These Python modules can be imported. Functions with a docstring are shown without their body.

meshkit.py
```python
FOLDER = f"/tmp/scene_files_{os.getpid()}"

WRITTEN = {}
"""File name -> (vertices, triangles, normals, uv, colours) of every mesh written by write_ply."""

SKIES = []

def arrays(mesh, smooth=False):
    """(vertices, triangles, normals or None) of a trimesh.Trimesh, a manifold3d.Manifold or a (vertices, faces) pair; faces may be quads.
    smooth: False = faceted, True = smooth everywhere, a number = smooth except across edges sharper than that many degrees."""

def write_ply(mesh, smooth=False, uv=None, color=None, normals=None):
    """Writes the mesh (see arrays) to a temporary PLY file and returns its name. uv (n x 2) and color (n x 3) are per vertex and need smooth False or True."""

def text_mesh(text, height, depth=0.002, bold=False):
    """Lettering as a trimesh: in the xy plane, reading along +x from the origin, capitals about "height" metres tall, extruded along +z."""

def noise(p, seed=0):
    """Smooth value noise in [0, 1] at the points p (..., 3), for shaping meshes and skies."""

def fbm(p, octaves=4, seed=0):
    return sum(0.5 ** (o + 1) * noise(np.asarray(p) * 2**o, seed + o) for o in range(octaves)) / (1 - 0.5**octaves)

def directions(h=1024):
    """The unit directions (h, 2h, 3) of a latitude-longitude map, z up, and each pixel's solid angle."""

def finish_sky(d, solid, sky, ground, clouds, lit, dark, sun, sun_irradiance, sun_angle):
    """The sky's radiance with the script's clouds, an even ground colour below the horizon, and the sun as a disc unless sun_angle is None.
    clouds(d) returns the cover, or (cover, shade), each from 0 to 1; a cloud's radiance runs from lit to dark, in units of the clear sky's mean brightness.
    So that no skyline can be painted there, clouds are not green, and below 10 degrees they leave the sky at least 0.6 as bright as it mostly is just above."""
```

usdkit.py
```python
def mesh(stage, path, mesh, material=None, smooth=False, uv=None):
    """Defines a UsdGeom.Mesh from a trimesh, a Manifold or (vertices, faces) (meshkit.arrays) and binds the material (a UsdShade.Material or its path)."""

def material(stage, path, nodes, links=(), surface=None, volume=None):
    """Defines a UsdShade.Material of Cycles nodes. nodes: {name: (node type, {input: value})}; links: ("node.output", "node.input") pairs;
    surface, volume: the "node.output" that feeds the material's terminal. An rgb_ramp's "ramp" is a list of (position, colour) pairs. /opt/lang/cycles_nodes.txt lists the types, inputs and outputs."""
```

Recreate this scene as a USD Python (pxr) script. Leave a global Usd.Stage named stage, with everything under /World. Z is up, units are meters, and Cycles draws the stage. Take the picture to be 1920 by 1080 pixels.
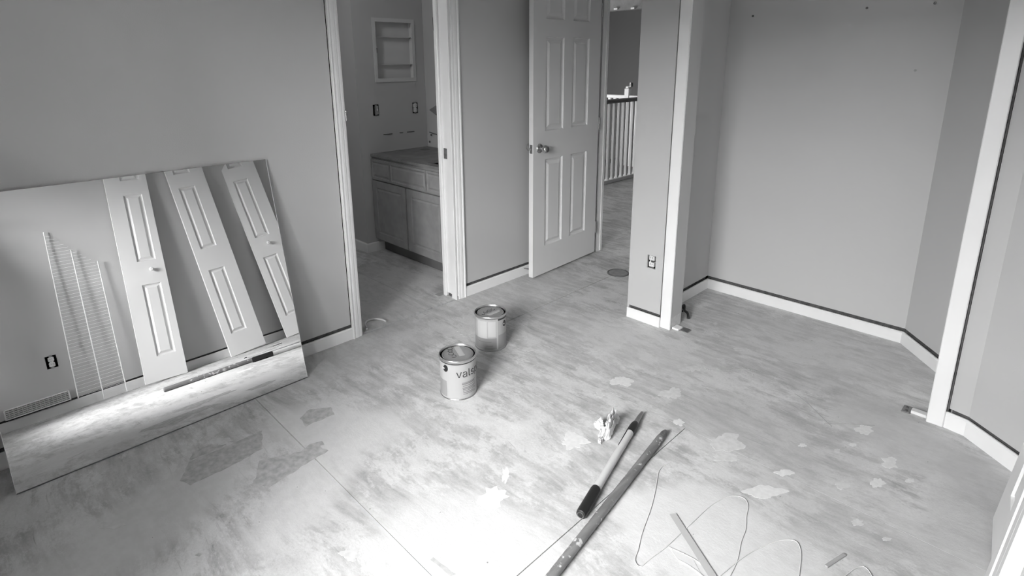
import math, random
import numpy as np, trimesh, usdkit, meshkit
from pxr import Usd, UsdGeom, UsdLux, UsdShade, Gf, Sdf
from shapely.geometry import Polygon, box as sbox
from trimesh.creation import extrude_polygon

stage = Usd.Stage.CreateInMemory()
UsdGeom.SetStageUpAxis(stage, UsdGeom.Tokens.z)
UsdGeom.SetStageMetersPerUnit(stage, 1.0)
UsdGeom.Xform.Define(stage, '/World')

# ------------------------------------------------------------------ camera, daylight, exposure
cam = UsdGeom.Camera.Define(stage, '/World/camera')
RC = np.array([[0.7062626109845083, 0.1742312909990456, -0.6861753285874908],
               [0.7079252469924966, -0.18190598294549898, 0.6824602977750753],
               [-0.005913458882713775, -0.9677570307703466, -0.25181612418311256]])
EYE = (0.0, 0.0, 1.4704)
F_PX = 1074.75
m4 = Gf.Matrix4d(1.0)
m4.SetRow(0, Gf.Vec4d(*RC[:, 0], 0)); m4.SetRow(1, Gf.Vec4d(*(-RC[:, 1]), 0))
m4.SetRow(2, Gf.Vec4d(*(-RC[:, 2]), 0)); m4.SetRow(3, Gf.Vec4d(*EYE, 1))
cam.AddTransformOp().Set(m4)
cam.CreateHorizontalApertureAttr(36.0)
cam.CreateFocalLengthAttr(F_PX / 1920 * 36.0)
cam.CreateVerticalApertureOffsetAttr(-(540 - 394.02) / 1920 * 36.0)
cam.CreateClippingRangeAttr(Gf.Vec2f(0.03, 1000))
cam.CreateExposureAttr(-0.04)

WIN = (-1.32, -0.04, 0.66, 1.86)            # window opening in the near wall: x0, x1, z0, z1
WALL_Y = -0.85
def rect_light(name, pos, w, h, inten, rows):
    L = UsdLux.RectLight.Define(stage, '/World/' + name)
    L.CreateWidthAttr(w); L.CreateHeightAttr(h); L.CreateIntensityAttr(inten); L.CreateColorAttr(Gf.Vec3f(1, 1, 1))
    m = Gf.Matrix4d(1.0)
    for i, r in enumerate(rows): m.SetRow(i, Gf.Vec4d(*r, 0))
    m.SetRow(3, Gf.Vec4d(*pos, 1)); L.AddTransformOp().Set(m)
    return L
# daylight: a patch of bright sky outside the window behind the camera, looking down into the room
def aim(pos, at):
    p, q = np.array(pos, float), np.array(at, float); z = p - q; z /= np.linalg.norm(z); x = np.cross([0, 0, 1.0], z); x /= np.linalg.norm(x)
    return [x, np.cross(z, x), z]
SKY_AT = (0.7, -2.9, 2.45)
rect_light('window_daylight', SKY_AT, 7.4, 1.3, 96.0, aim(SKY_AT, (0.7, -0.85, 1.3)))
# unseen light in the stairwell, placed to light the railings (emits along +x)
rect_light('unseen_stairwell_light', (-7.2, 5.4, 0.6), 1.2, 1.0, 34.0, [(0, -1, 0), (0, 0, 1), (-1, 0, 0)])
# added fill light that brightens the dim bathroom walls and vanity
rect_light('bathroom_fill', (-3.05, 0.95, 2.40), 0.30, 0.30, 34.0, aim((-3.05, 0.95, 2.40), (-3.75, 2.6, 0.8)))
dome = UsdLux.DomeLight.Define(stage, '/World/sky'); dome.CreateIntensityAttr(0.6); dome.CreateColorAttr(Gf.Vec3f(1, 1, 1))

# ------------------------------------------------------------------ helpers
USED = {}
def numbered(parent, name):
    k = (parent, name); n = USED.get(k, 0); USED[k] = n + 1
    return f'{parent}/{name}' if n == 0 else f'{parent}/{name}_{n:03d}'
def ppath(parent):
    if parent is None: return '/World'
    return str(parent.GetPath())
def tag(prim, label=None, cat=None, group=None, kind=None):
    for k, v in (('label', label), ('category', cat), ('group', group), ('kind', kind)):
        if v: prim.SetCustomDataByKey(k, v)
    return prim
def obj(name, mesh, mat, parent=None, smooth=False, label=None, cat=None, group=None, kind=None):
    m = usdkit.mesh(stage, numbered(ppath(parent), name), mesh, mat, smooth=smooth)
    return tag(m.GetPrim(), label, cat, group, kind)
def thing(name, label, cat, loc=(0, 0, 0), M=None, group=None, kind=None):
    x = UsdGeom.Xform.Define(stage, numbered('/World', name))
    if M is not None:
        g = Gf.Matrix4d(*[float(v) for v in np.asarray(M).T.ravel()]); x.AddTransformOp().Set(g)
    else:
        x.AddTranslateOp().Set(Gf.Vec3d(*map(float, loc)))
    return tag(x.GetPrim(), label, cat, group, kind)
cat_ = trimesh.util.concatenate
def box(x0, x1, y0, y1, z0, z1):
    b = trimesh.creation.box([x1 - x0, y1 - y0, z1 - z0]); b.apply_translation([(x0 + x1) / 2, (y0 + y1) / 2, (z0 + z1) / 2]); return b
def cbox(x0, x1, y0, y1, z0, z1, c=0.002):
    pts = []
    for sx in (0, 1):
        for sy in (0, 1):
            for sz in (0, 1):
                p = [x1 if sx else x0, y1 if sy else y0, z1 if sz else z0]; d = [-1 if s else 1 for s in (sx, sy, sz)]
                for k in range(3):
                    q = list(p)
                    for j in range(3):
                        if j != k: q[j] += d[j] * c
                    pts.append(q)
    return trimesh.convex.convex_hull(np.array(pts))
def frame(p0, p1, rad, sections=16):
    return trimesh.creation.cylinder(rad, segment=[p0, p1], sections=sections)
def lathe(prof, sections=48):
    return trimesh.creation.revolve(np.array(prof), sections=sections)
def tube(pts, r, sides=6):
    pts = np.asarray(pts, float); t = np.gradient(pts, axis=0); t /= np.linalg.norm(t, axis=1, keepdims=True) + 1e-12
    a = np.cross(t, [0, 0, 1.0]); ln = np.linalg.norm(a, axis=1, keepdims=True)
    a = np.where(ln > 1e-3, a / np.maximum(ln, 1e-9), [1.0, 0, 0]); b = np.cross(t, a)
    r = np.broadcast_to(r, (len(pts),)); an = np.arange(sides) * 2 * np.pi / sides
    v = pts[:, None] + r[:, None, None] * (np.cos(an)[None, :, None] * a[:, None] + np.sin(an)[None, :, None] * b[:, None])
    n = len(pts); f = []
    for i in range(n - 1):
        for j in range(sides):
            k = (j + 1) % sides
            f += [[i * sides + j, i * sides + k, (i + 1) * sides + k], [i * sides + j, (i + 1) * sides + k, (i + 1) * sides + j]]
    for j in range(1, sides - 1): f += [[0, j + 1, j], [(n - 1) * sides, (n - 1) * sides + j, (n - 1) * sides + j + 1]]
    m = trimesh.Trimesh(v.reshape(-1, 3), np.array(f), process=False); m.fix_normals(); return m
def spline(pts, n=8):
    from scipy.interpolate import CubicSpline
    pts = np.asarray(pts, float); s = np.r_[0, np.cumsum(np.linalg.norm(np.diff(pts, axis=0), axis=1))]
    return CubicSpline(s, pts)(np.linspace(0, s[-1], n * len(pts)))
def polyext(poly, h):
    ps = getattr(poly, 'geoms', [poly]); return cat_([extrude_polygon(p, h, engine='earcut') for p in ps])
def wallpoly(p0, p1, poly, near, far):
    """poly in (s along p0->p1, z); solid from offset near to offset far behind the face (positive = away from the room, which lies to the LEFT of p0->p1)."""
    p0, p1 = np.array(p0, float), np.array(p1, float); d = (p1 - p0) / np.linalg.norm(p1 - p0); back = np.array([d[1], -d[0]])
    m = polyext(poly, far - near); v = m.vertices; s, z, t = v[:, 0], v[:, 1], v[:, 2] + near
    out = np.c_[p0[0] + d[0] * s + back[0] * t, p0[1] + d[1] * s + back[1] * t, z]
    m = trimesh.Trimesh(out, m.faces, process=False); m.fix_normals(); return m
def vprism(poly, z0, z1):
    m = polyext(poly, z1 - z0); m.apply_translation([0, 0, z0]); return m

# ------------------------------------------------------------------ materials
class G:
    def __init__(s): s.n, s.l, s.k = {}, [], 0
    def __call__(s, kind, out=None, **inp):
        s.k += 1; nm = f'n{s.k}'; vals = {}
        for a, b in inp.items():
            if isinstance(b, str) and '.' in b and b.split('.')[0] in s.n: s.l.append((b, f'{nm}.{a}'))
            else: vals[a] = b
        s.n[nm] = (kind, vals)
        return f'{nm}.{out}' if out else nm
    def make(s, name, surf): return usdkit.material(stage, '/World/Looks/' + name, s.n, s.l, surface=surf)
g3 = lambda v: (v, v, v)
def plain(name, v, rough=0.5, spec=0.4, metal=0.0, var=0.0, scale=6.0, bump=0.0, bscale=200.0, **kw):
    g = G(); P = g('geometry', 'position')
    base = g3(v)
    if var:
        nz = g('noise_texture', 'fac', vector=P, scale=scale, detail=4.0)
        base = g('rgb_ramp', 'color', ramp=[(0.3, g3(max(v - var, 0))), (0.7, g3(v + var))], fac=nz)
    inp = dict(base_color=base, roughness=rough, specular_ior_level=spec, metallic=metal, **kw)
    if bump:
        nb = g('noise_texture', 'fac', vector=P, scale=bscale, detail=3.0)
        inp['normal'] = g('bump', 'normal', height=nb, strength=bump, distance=0.001)
    return g.make(name, g('principled_bsdf', 'BSDF', **inp))
M = {}
M['wall'] = plain('wall_paint', 0.50, 0.6, 0.25, var=0.006, scale=1.5, bump=0.25, bscale=260)
M['core'] = plain('dark_gap', 0.10, 0.9, 0.1, var=0.03, scale=40)
M['trim'] = plain('white_trim', 0.80, 0.35, 0.45, var=0.012, scale=9)
M['door'] = plain('white_door', 0.74, 0.4, 0.4, bump=0.1, bscale=90)
M['ceil'] = plain('ceiling_white', 0.86, 0.8, 0.1)
M['leaf'] = plain('bifold_white', 0.72, 0.35, 0.45)
M['mirror'] = G().make('mirror_silver', None) if False else None
g = G(); M['mirror'] = g.make('mirror_silver', g('metallic_bsdf', 'BSDF', color=g3(0.93), roughness=0.0, edge_tint=g3(0.95)))
M['edge_glint'] = plain('mirror_edge_glint', 0.85, 0.15, 0.6)  # bright tone stands for the glint the glass edge catches
M['backing'] = plain('mirror_backing', 0.25, 0.7, 0.2)
M['chrome'] = plain('chrome', 0.55, 0.18, 0.5, metal=1.0)
M['steel'] = plain('dull_steel', 0.38, 0.35, 0.5, metal=1.0, var=0.05, scale=30)
M['darkmetal'] = plain('dark_metal', 0.12, 0.4, 0.5, var=0.04, scale=60)
M['canlid'] = plain('can_lid', 0.50, 0.32, 0.5, metal=0.85, var=0.03, scale=40)
M['canbody'] = plain('can_body', 0.34, 0.35, 0.4)
M['label'] = plain('can_label', 0.36, 0.4, 0.4)
M['labelmid'] = plain('can_label_mid', 0.25, 0.4, 0.4)
M['labellight'] = plain('can_label_light', 0.44, 0.4, 0.4)
M['print'] = plain('label_print', 0.05, 0.5, 0.3)
M['printmid'] = plain('label_print_mid', 0.20, 0.5, 0.3)
M['black'] = plain('black_plastic', 0.016, 0.35, 0.4)
M['grip'] = plain('grip_rubber', 0.018, 0.4, 0.4, bump=0.2, bscale=300)
M['pale'] = plain('pale_plastic', 0.60, 0.4, 0.4, var=0.02, scale=20)
M['plate'] = plain('receptacle', 0.66, 0.4, 0.4, var=0.08, scale=120)
M['boxin'] = plain('box_inside', 0.012, 0.8, 0.1)
M['cab'] = plain('vanity_wood', 0.30, 0.5, 0.3, var=0.03, scale=14)
M['cabtop'] = plain('vanity_top', 0.22, 0.6, 0.2, var=0.04, scale=10)
M['toe'] = plain('toe_kick', 0.16, 0.7, 0.2)
M['hallwall'] = plain('hall_shade_paint', 0.15, 0.7, 0.2)  # darker than the room walls: the hall's dim light is in this colour
M['rail'] = plain('railing_white', 0.82, 0.35, 0.4)
M['raildark'] = plain('handrail_dark', 0.17, 0.4, 0.4, var=0.03, scale=20)  # one even dark tone over the whole near handrail
M['wire'] = plain('wire_white', 0.82, 0.35, 0.4)
M['compound'] = plain('dried_compound', 0.70, 0.8, 0.1, var=0.04, scale=60)
M['compound2'] = plain('dried_compound_thin', 0.60, 0.8, 0.1, var=0.05, scale=50)
M['rough'] = plain('bare_ply', 0.45, 0.85, 0.1, var=0.09, scale=45)
M['cord'] = plain('string_grey', 0.62, 0.7, 0.2)
M['strip'] = plain('strip_grey', 0.46, 0.5, 0.3)
M['scrap'] = plain('scrap_grey', 0.36, 0.6, 0.3)
M['vent'] = plain('vent_disc', 0.26, 0.5, 0.4, var=0.03, scale=40)
M['ventrim'] = plain('vent_rim', 0.12, 0.5, 0.4)
# thin crumpled white plastic
g = G(); d = g('diffuse_bsdf', 'BSDF', color=g3(0.93)); t = g('translucent_bsdf', 'BSDF', color=g3(0.93)); gl = g('glossy_bsdf', 'BSDF', color=g3(0.95), roughness=0.25)
a = g('mix_closure', 'closure', fac=0.35, closure1=d, closure2=t); M['plastic'] = g.make('white_plastic_film', g('mix_closure', 'closure', fac=0.12, closure1=a, closure2=gl))
g = G(); tr = g('transparent_bsdf', 'BSDF', color=g3(0.97)); gl = g('glossy_bsdf', 'BSDF', color=g3(1.0), roughness=0.05)
M['pane'] = g.make('window_pane', g('mix_closure', 'closure', fac=g('fresnel', 'fac', IOR=1.45), closure1=tr, closure2=gl))
M['film'] = g.make('clear_film', g('mix_closure', 'closure', fac=0.25, closure1=tr, closure2=g('diffuse_bsdf', 'BSDF', color=g3(0.9))))

# worn wooden pole: grey varnish with pale paint smears
g = G(); P = g('geometry', 'position')
n1 = g('noise_texture', 'fac', vector=g('mapping', 'vector', vector=P, scale=(60, 9, 60)), scale=1.0, detail=5.0)
woodc = g('rgb_ramp', 'color', ramp=[(0.3, g3(0.15)), (0.7, g3(0.24))], fac=n1)
n2 = g('noise_texture', 'fac', vector=P, scale=38.0, detail=4.0, roughness=0.6)
n3 = g('noise_texture', 'fac', vector=P, scale=7.0, detail=1.0)
sm = g('math', 'value', math_type='add', value1=n2, value2=g('math', 'value', math_type='multiply', value1=n3, value2=0.55))
sm = g('map_range', 'result', value=sm, from_min=0.92, from_max=0.97, clamp=True)
cc = g('mix', 'color', fac=sm, color1=woodc, color2=g3(0.6))
M['pole'] = g.make('worn_wood', g('principled_bsdf', 'BSDF', base_color=cc, roughness=0.45, specular_ior_level=0.4))

# plywood subfloor
def floor_material():
    g = G(); P = g('geometry', 'position')
    def blob(x, y, rx, ry, rot, soft=0.35, amp=0.9, nsc=4.0):
        q = g('mapping', 'vector', mapping_type='texture', vector=P, location=(x, y, 0), rotation=(0, 0, rot), scale=(rx, ry, 1.0))
        L = g('vector_math', 'value', math_type='length', vector1=q)
        nz = g('noise_texture', 'fac', vector=P, scale=nsc, detail=4.0)
        s = g('math', 'value', math_type='add', value1=L, value2=g('math', 'value', math_type='multiply', value1=g('math', 'value', math_type='subtract', value1=nz, value2=0.5), value2=amp))
        return g('map_range', 'result', range_type='smoothstep', value=s, from_min=1 + soft, from_max=1 - soft, to_min=0.0, to_max=1.0, clamp=True)
    warp = g('noise_texture', 'color', vector=P, scale=2.0, detail=2.0)
    Pw = g('vector_math', 'vector', math_type='multiply_add', vector1=warp, vector2=(0.14, 0.14, 0.0), vector3=P)
    tex = lambda sx, sy, rot, det, ro, vec=Pw: g('noise_texture', 'fac', vector=g('mapping', 'vector', vector=vec, rotation=(0, 0, rot), scale=(sx, sy, 1.0)), scale=1.0, detail=det, roughness=ro)
    grain = tex(4.5, 30.0, -0.18, 5.0, 0.62)
    mott = tex(9.0, 13.0, 0.0, 6.0, 0.68)
    big = tex(2.2, 3.0, 0.3, 4.0, 0.55)
    speck = g('noise_texture', 'fac', vector=P, scale=110.0, detail=3.0, roughness=0.7)
    mul = lambda x, k, c: g('math', 'value', math_type='multiply_add', value1=x, value2=k, value3=c)
    wv = mul(grain, 0.55, mul(mott, 0.45, mul(speck, 0.16, -0.08)))
    wood = g('rgb_ramp', 'color', ramp=[(0.30, g3(0.29)), (0.44, g3(0.42)), (0.54, g3(0.52)), (0.68, g3(0.64))], fac=wv)
    pv = mul(mott, 0.6, mul(speck, 0.4, 0.0))
    paint = g('rgb_ramp', 'color', ramp=[(0.32, g3(0.53)), (0.5, g3(0.63)), (0.68, g3(0.72))], fac=pv)
    # what is left of old paint: ragged, sharp edged patches drawn out along the boards
    rag = mul(tex(5.5, 11.0, -0.15, 9.0, 0.78), 1.0, mul(big, 0.6, -0.30))
    left = g('map_range', 'result', value=rag, from_min=0.48, from_max=0.56, clamp=True)
    left = g('math', 'value', math_type='multiply', value1=left, value2=0.85)
    col = g('mix', 'color', fac=left, color1=wood, color2=paint)
    # fine dark scratches
    scr = g('map_range', 'result', value=tex(3.0, 95.0, -0.25, 3.0, 0.6), from_min=0.66, from_max=0.76, clamp=True)
    col = g('mix', 'color', fac=g('math', 'value', math_type='multiply', value1=scr, value2=0.7), color1=col, color2=g3(0.24))
    # overspray and primer on the boards; bathroom entries hold doorway shade
    fine = g('noise_texture', 'fac', vector=P, scale=30.0, detail=3.0)
    for (x, y, rx, ry, rot, tone, k, soft) in FLOOR_BLOBS:
        mk = blob(x, y, rx, ry, rot, soft)
        mk = g('math', 'value', math_type='multiply', value1=mk, value2=k)
        cl = g('rgb_ramp', 'color', ramp=[(0.35, g3(tone - 0.02)), (0.65, g3(tone + 0.02))], fac=fine)
        col = g('mix', 'color', fac=mk, color1=col, color2=cl)
    bh = g('math', 'value', math_type='add', value1=grain, value2=speck)
    nrm = g('bump', 'normal', height=bh, strength=0.35, distance=0.0015)
    rough = g('map_range', 'result', value=mott, from_min=0.3, from_max=0.7, to_min=0.55, to_max=0.75)
    return g.make('plywood_subfloor', g('principled_bsdf', 'BSDF', base_color=col, roughness=rough, specular_ior_level=0.3, normal=nrm))
FLOOR_BLOBS = [  # x, y, rx, ry, rot, tone, strength, softness
    (-1.14, 0.93, 0.30, 0.22, 0.3, 0.62, 0.85, 0.30),
    (-0.66, 1.50, 0.26, 0.22, 0.9, 0.66, 0.85, 0.16),
    (-0.45, 1.52, 0.16, 0.20, 0.2, 0.62, 0.8, 0.25),
    (-2.00, 0.28, 0.16, 0.36, 0.3, 0.60, 0.85, 0.35),
    (-2.00, 0.95, 0.30, 0.16, 0.6, 0.64, 0.85, 0.35),
    (-1.74, 0.72, 0.11, 0.30, 0.5, 0.64, 0.8, 0.35),
    (-2.50, 1.35, 0.17, 0.50, 0.0, 0.57, 0.5, 0.45),
    (-2.45, 2.55, 0.22, 0.50, 0.0, 0.55, 0.45, 0.45),
    (-1.55, 2.45, 0.48, 0.22, 0.0, 0.58, 0.45, 0.45),
    (-0.75, 3.05, 0.55, 0.32, 0.05, 0.55, 0.5, 0.45),
    (-0.33, 2.52, 0.28, 0.17, -0.65, 0.55, 0.8, 0.30),
    (-0.02, 2.20, 0.14, 0.40, 0.1, 0.52, 0.7, 0.35),
    (-0.18, 1.98, 0.17, 0.035, -0.9, 0.58, 0.5, 0.35),
    (-0.45, 1.95, 0.45, 0.22, -0.5, 0.43, 0.35, 0.6),
    (-0.85, 2.15, 0.42, 0.18, 0.2, 0.41, 0.35, 0.6),
    (-3.2, 1.7, 0.40, 0.6, 0.3, 0.42, 0.6, 0.5),  # doorway shade on the bathroom floor, put into the tone
    (-3.0, 1.55, 0.35, 0.3, 0.3, 0.36, 0.5, 0.5),  # deeper part of that painted shade
]
M['cabinet_paint'] = plain('cabinet_paint', 0.62, 0.5, 0.3)
M['floor'] = floor_material()

# ------------------------------------------------------------------ floor, ceiling
fl = thing('floor', 'scuffed pale plywood subfloor with paint and compound spots', 'floor', kind='structure')
obj('joist_deck', box(-5.2, 0.6, -1.3, 8.7, -0.06, -0.0182), M['core'], fl)
gp, gq = 0.0016, 0.0010
sheets = [(-2.658, -0.962, -0.86, 0.792), (-2.658, -0.962, 0.792, 1.958), (-2.658, -2.2025, 1.9585, 3.53), (-2.2, 0.25, 1.9585, 3.53),
          (-0.962, 0.25, -0.86, 1.958), (-4.8, -2.671, 0.5, 1.958), (-4.8, -2.671, 1.9595, 3.53),
          (-2.664, -1.2, 3.53, 5.4), (-4.14, -2.664, 3.53, 5.4), (-4.14, -1.2, 5.4, 7.05), (-4.05, -1.2, 7.05, 8.5)]
for x0, x1, y0, y1 in sheets:
    obj('plywood_sheet', cbox(x0 + gp, x1 - gp, y0 + (gq if abs(y0 - 1.9585) > .0006 else 0), y1 - (gq if abs(y1 - 1.958) > .0001 else 0), -0.018, 0.0, 0.0003), M['floor'], fl)
rng = np.random.default_rng(4)
SPOTS = [(-1.235,1.565,.052,.047,-1.84,1),(-1.243,1.135,.05,.048,2.91,1),(-1.292,1.244,.039,.014,2.37,1),(-1.354,2.078,.048,.039,-1.87,1),(-1.138,2.139,.052,.04,-1.89,.6),
 (-.797,1.997,.064,.042,-2.01,.5),(-.76,1.904,.049,.021,-2.28,.6),(-.571,1.968,.037,.019,-2.19,1),(-.584,1.819,.061,.027,-2.25,.7),(-.436,2.459,.041,.023,-1.91,1),(-.31,2.302,.039,.022,-1.88,1),
 (-.315,2.151,.032,.017,1.45,1),(-.235,2.246,.018,.009,-1.99,.7),(-.402,2.05,.027,.016,-1.9,.6),(-2.271,1.893,.052,.044,2.67,.5),(-1.001,1.972,.024,.018,1.64,.8),
 (-.579,2.181,.017,.011,-1.83,.7),(-.441,2.321,.016,.009,-2.06,.8),(-1.382,.658,.029,.021,-2.87,.6),(-1.359,1.909,.022,.019,1.82,.6),(-1.259,1.891,.02,.011,2.11,.6),(-1.256,1.445,.022,.016,2.22,.5),
 (-1.624,2.242,.028,.023,-2.13,.6),(-.472,2.241,.015,.008,1.58,.5),(-1.172,2.42,.038,.024,-2.14,.5),(-1.086,2.77,.034,.017,-2.24,.4),(-2.246,.577,.036,.019,-2.57,.5),(-2.043,.167,.04,.015,-2.48,.4),
 (-.311,1.897,.023,.012,-2.07,.5),(-1.885,1.987,.025,.023,-2.29,.6),(-.229,1.886,.015,.008,-2.08,.4)]
for i, (x, y, rx, ry, rot, t) in enumerate(SPOTS):
    n = 40; an = np.arange(n) * 2 * np.pi / n
    rr = 1 + 0.75 * (meshkit.fbm(np.c_[np.cos(an) * 2.2 + 9 * i, np.sin(an) * 2.2, np.zeros(n)], 4, seed=i) - 0.5) * 2
    px, py = rx * rr * np.cos(an), ry * rr * np.sin(an)
    P_ = Polygon(np.c_[x + px * math.cos(rot) - py * math.sin(rot), y + px * math.sin(rot) + py * math.cos(rot)]).buffer(0)
    obj('compound_spot', vprism(P_, -0.0003, 0.0005 + 0.0003 * t), M['compound'] if t > 0.65 else M['compound2'], fl)
def ragged(pts, k=0.006, seed=0):
    r = np.random.default_rng(seed); P_ = Polygon(pts); c = np.asarray(P_.segmentize(0.02).exterior.coords)[:-1]
    return Polygon(c + r.normal(0, k, c.shape)).buffer(0)
for i, pts in enumerate([
    [(-2.112,.388),(-2.197,.445),(-2.193,.596),(-2.196,.717),(-2.077,.672),(-2.063,.55),(-2.06,.405)],
    [(-2.205,.446),(-2.249,.473),(-2.251,.542),(-2.222,.548),(-2.206,.60)],
    [(-1.902,.57),(-2.016,.637),(-1.954,.771),(-1.97,.815),(-1.953,.863),(-1.924,.853),(-1.928,.839),(-1.882,.849),(-1.876,.791),(-1.846,.607)],
    [(-2.165,.87),(-2.193,.924),(-2.145,1.0),(-2.085,.985),(-2.09,.858)],
    [(-1.719,.32),(-1.722,.331),(-1.708,.339),(-1.704,.328)],
    [(-1.188,.823),(-1.191,.834),(-1.093,.844),(-1.101,.83)]]):
    obj('bare_patch', vprism(ragged(pts, 0.002 if i < 4 else 0.001, i), -0.0002, 0.0004), M['rough'], fl)
obj('floor_crack', cat_([tube(np.c_[spline(p, 5), np.full(5 * len(p), 0.0)], 0.0018, 5) for p in (
    [(-.735,2.535),(-.66,2.49),(-.60,2.44),(-.536,2.39)], [(-.565,2.386),(-.52,2.43),(-.46,2.48),(-.413,2.521)], [(-1.135,2.457),(-1.067,2.488),(-1.032,2.535),(-.934,2.606)])]), M['scrap'], fl)
cr = np.random.default_rng(12); bits = []
for k in range(110):
    x, y, q = cr.uniform(-2.5, -0.05), cr.uniform(0.1, 3.3), cr.uniform(.0008, .0026); b_ = trimesh.creation.icosphere(0, q); b_.apply_scale([1, cr.uniform(.5, 1.6), .6]); b_.apply_translation([x, y, q * .5]); bits.append(b_)
obj('debris', cat_(bits), M['scrap'], fl, kind='stuff')
obj('ceiling', box(-5.2, 0.6, -1.0, 3.66, 2.44, 2.50), M['ceil'], kind='structure', label='white ceiling over the rooms', cat='ceiling')

# ------------------------------------------------------------------ walls
GAP = 0.083           # the drywall stops above the baseboard
def wall(name, label, p0, p1, poly=None, core=0.10, z1=2.44, mat=None, gap=GAP, core_poly=None, s_in=0.0):
    L = float(np.hypot(p1[0] - p0[0], p1[1] - p0[1]))
    poly = poly or sbox(0, gap, L, z1)
    w = obj(name, wallpoly(p0, p1, poly, 0.0, 0.0125), mat or M['wall'], kind='structure', label=label, cat='wall')
    if core: obj('wall_core', wallpoly(p0, p1, core_poly or sbox(s_in, 0, L - s_in, z1), 0.0125, core), M['core'], w)
    return w
# left wall: runs along y at x = -2.66, room to the +x side -> walk from +y to -y (room on the left)
LX = -2.66
top = lambda yy: 3.53 - yy      # s of a y on that wall
pl = sbox(0, GAP, top(WALL_Y), 2.44).difference(sbox(top(2.2165), 0, top(1.398), 2.11))
cp = sbox(0, 0, top(WALL_Y), 2.44).difference(sbox(top(2.168), 0, top(1.444), 2.06))
wl = wall('wall_left', 'grey painted wall behind the leaning mirror, with the bathroom doorway', (LX, 3.53), (LX, WALL_Y), pl, 0.10, core_poly=cp)
obj('bathroom_face', wallpoly((LX, 3.53), (LX, WALL_Y), cp, 0.10, 0.1125), M['wall'], wl)
# entry wall at y = 3.53, doorway x -2.60 .. -1.79
pe = sbox(0, 0, 0.915, 2.44).difference(sbox(0.045, -1, 0.87, 2.06))
we = obj('wall_back', wallpoly((-1.745, 3.53), (-2.66, 3.53), Polygon([(0, 0), (0.045, 0), (0.045, 2.06), (0.865, 2.06), (0.865, 0), (0.915, 0), (0.915, 2.44), (0, 2.44)]), 0.0, 0.07), M['wall'], kind='structure', label='grey wall holding the open entry doorway', cat='wall')
# closet front wall, left piece (stub)
ws = wall('wall_closet_front', 'narrow grey wall end with an uncovered outlet, left of the closet', (-1.533, 2.712), (-1.745, 2.712)[0:2] if False else (-1.745, 2.712), core=0.0) if False else None
def facing_minus_y(x0, x1): return (x0, x1)
st = obj('wall_closet_front', wallpoly((-1.745, 2.712), (-1.533, 2.712), sbox(0, GAP - 0.008, 0.212, 2.44).difference(sbox(0.112, 0.334, 0.166, 0.411)), 0.0, 0.0125), M['wall'], kind='structure', label='narrow grey wall end with an uncovered outlet beside the closet', cat='wall')
obj('wall_core', box(-1.742, -1.49, 2.7245, 2.822, 0, 2.44).difference(box(-1.644, -1.568, 2.70, 2.78, 0.325, 0.42)) if False else box(-1.742, -1.49, 2.782, 2.822, 0, 2.44), M['core'], st)
for x0, x1, z0, z1 in ((-1.742, -1.641, 0, 2.44), (-1.571, -1.49, 0, 2.44), (-1.641, -1.571, 0, 0.325), (-1.641, -1.571, 0.42, 2.44)):
    obj('wall_core', box(x0, x1, 2.7245, 2.782, z0, z1), M['core'], st)
obj('hall_face', box(-1.758, -1.745, 2.712, 3.53, 0.0, 2.44), M['wall'], st)
obj('closet_face', box(-1.742, -1.48, 2.822, 2.834, 0.02, 2.44), M['wall'], st)
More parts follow.
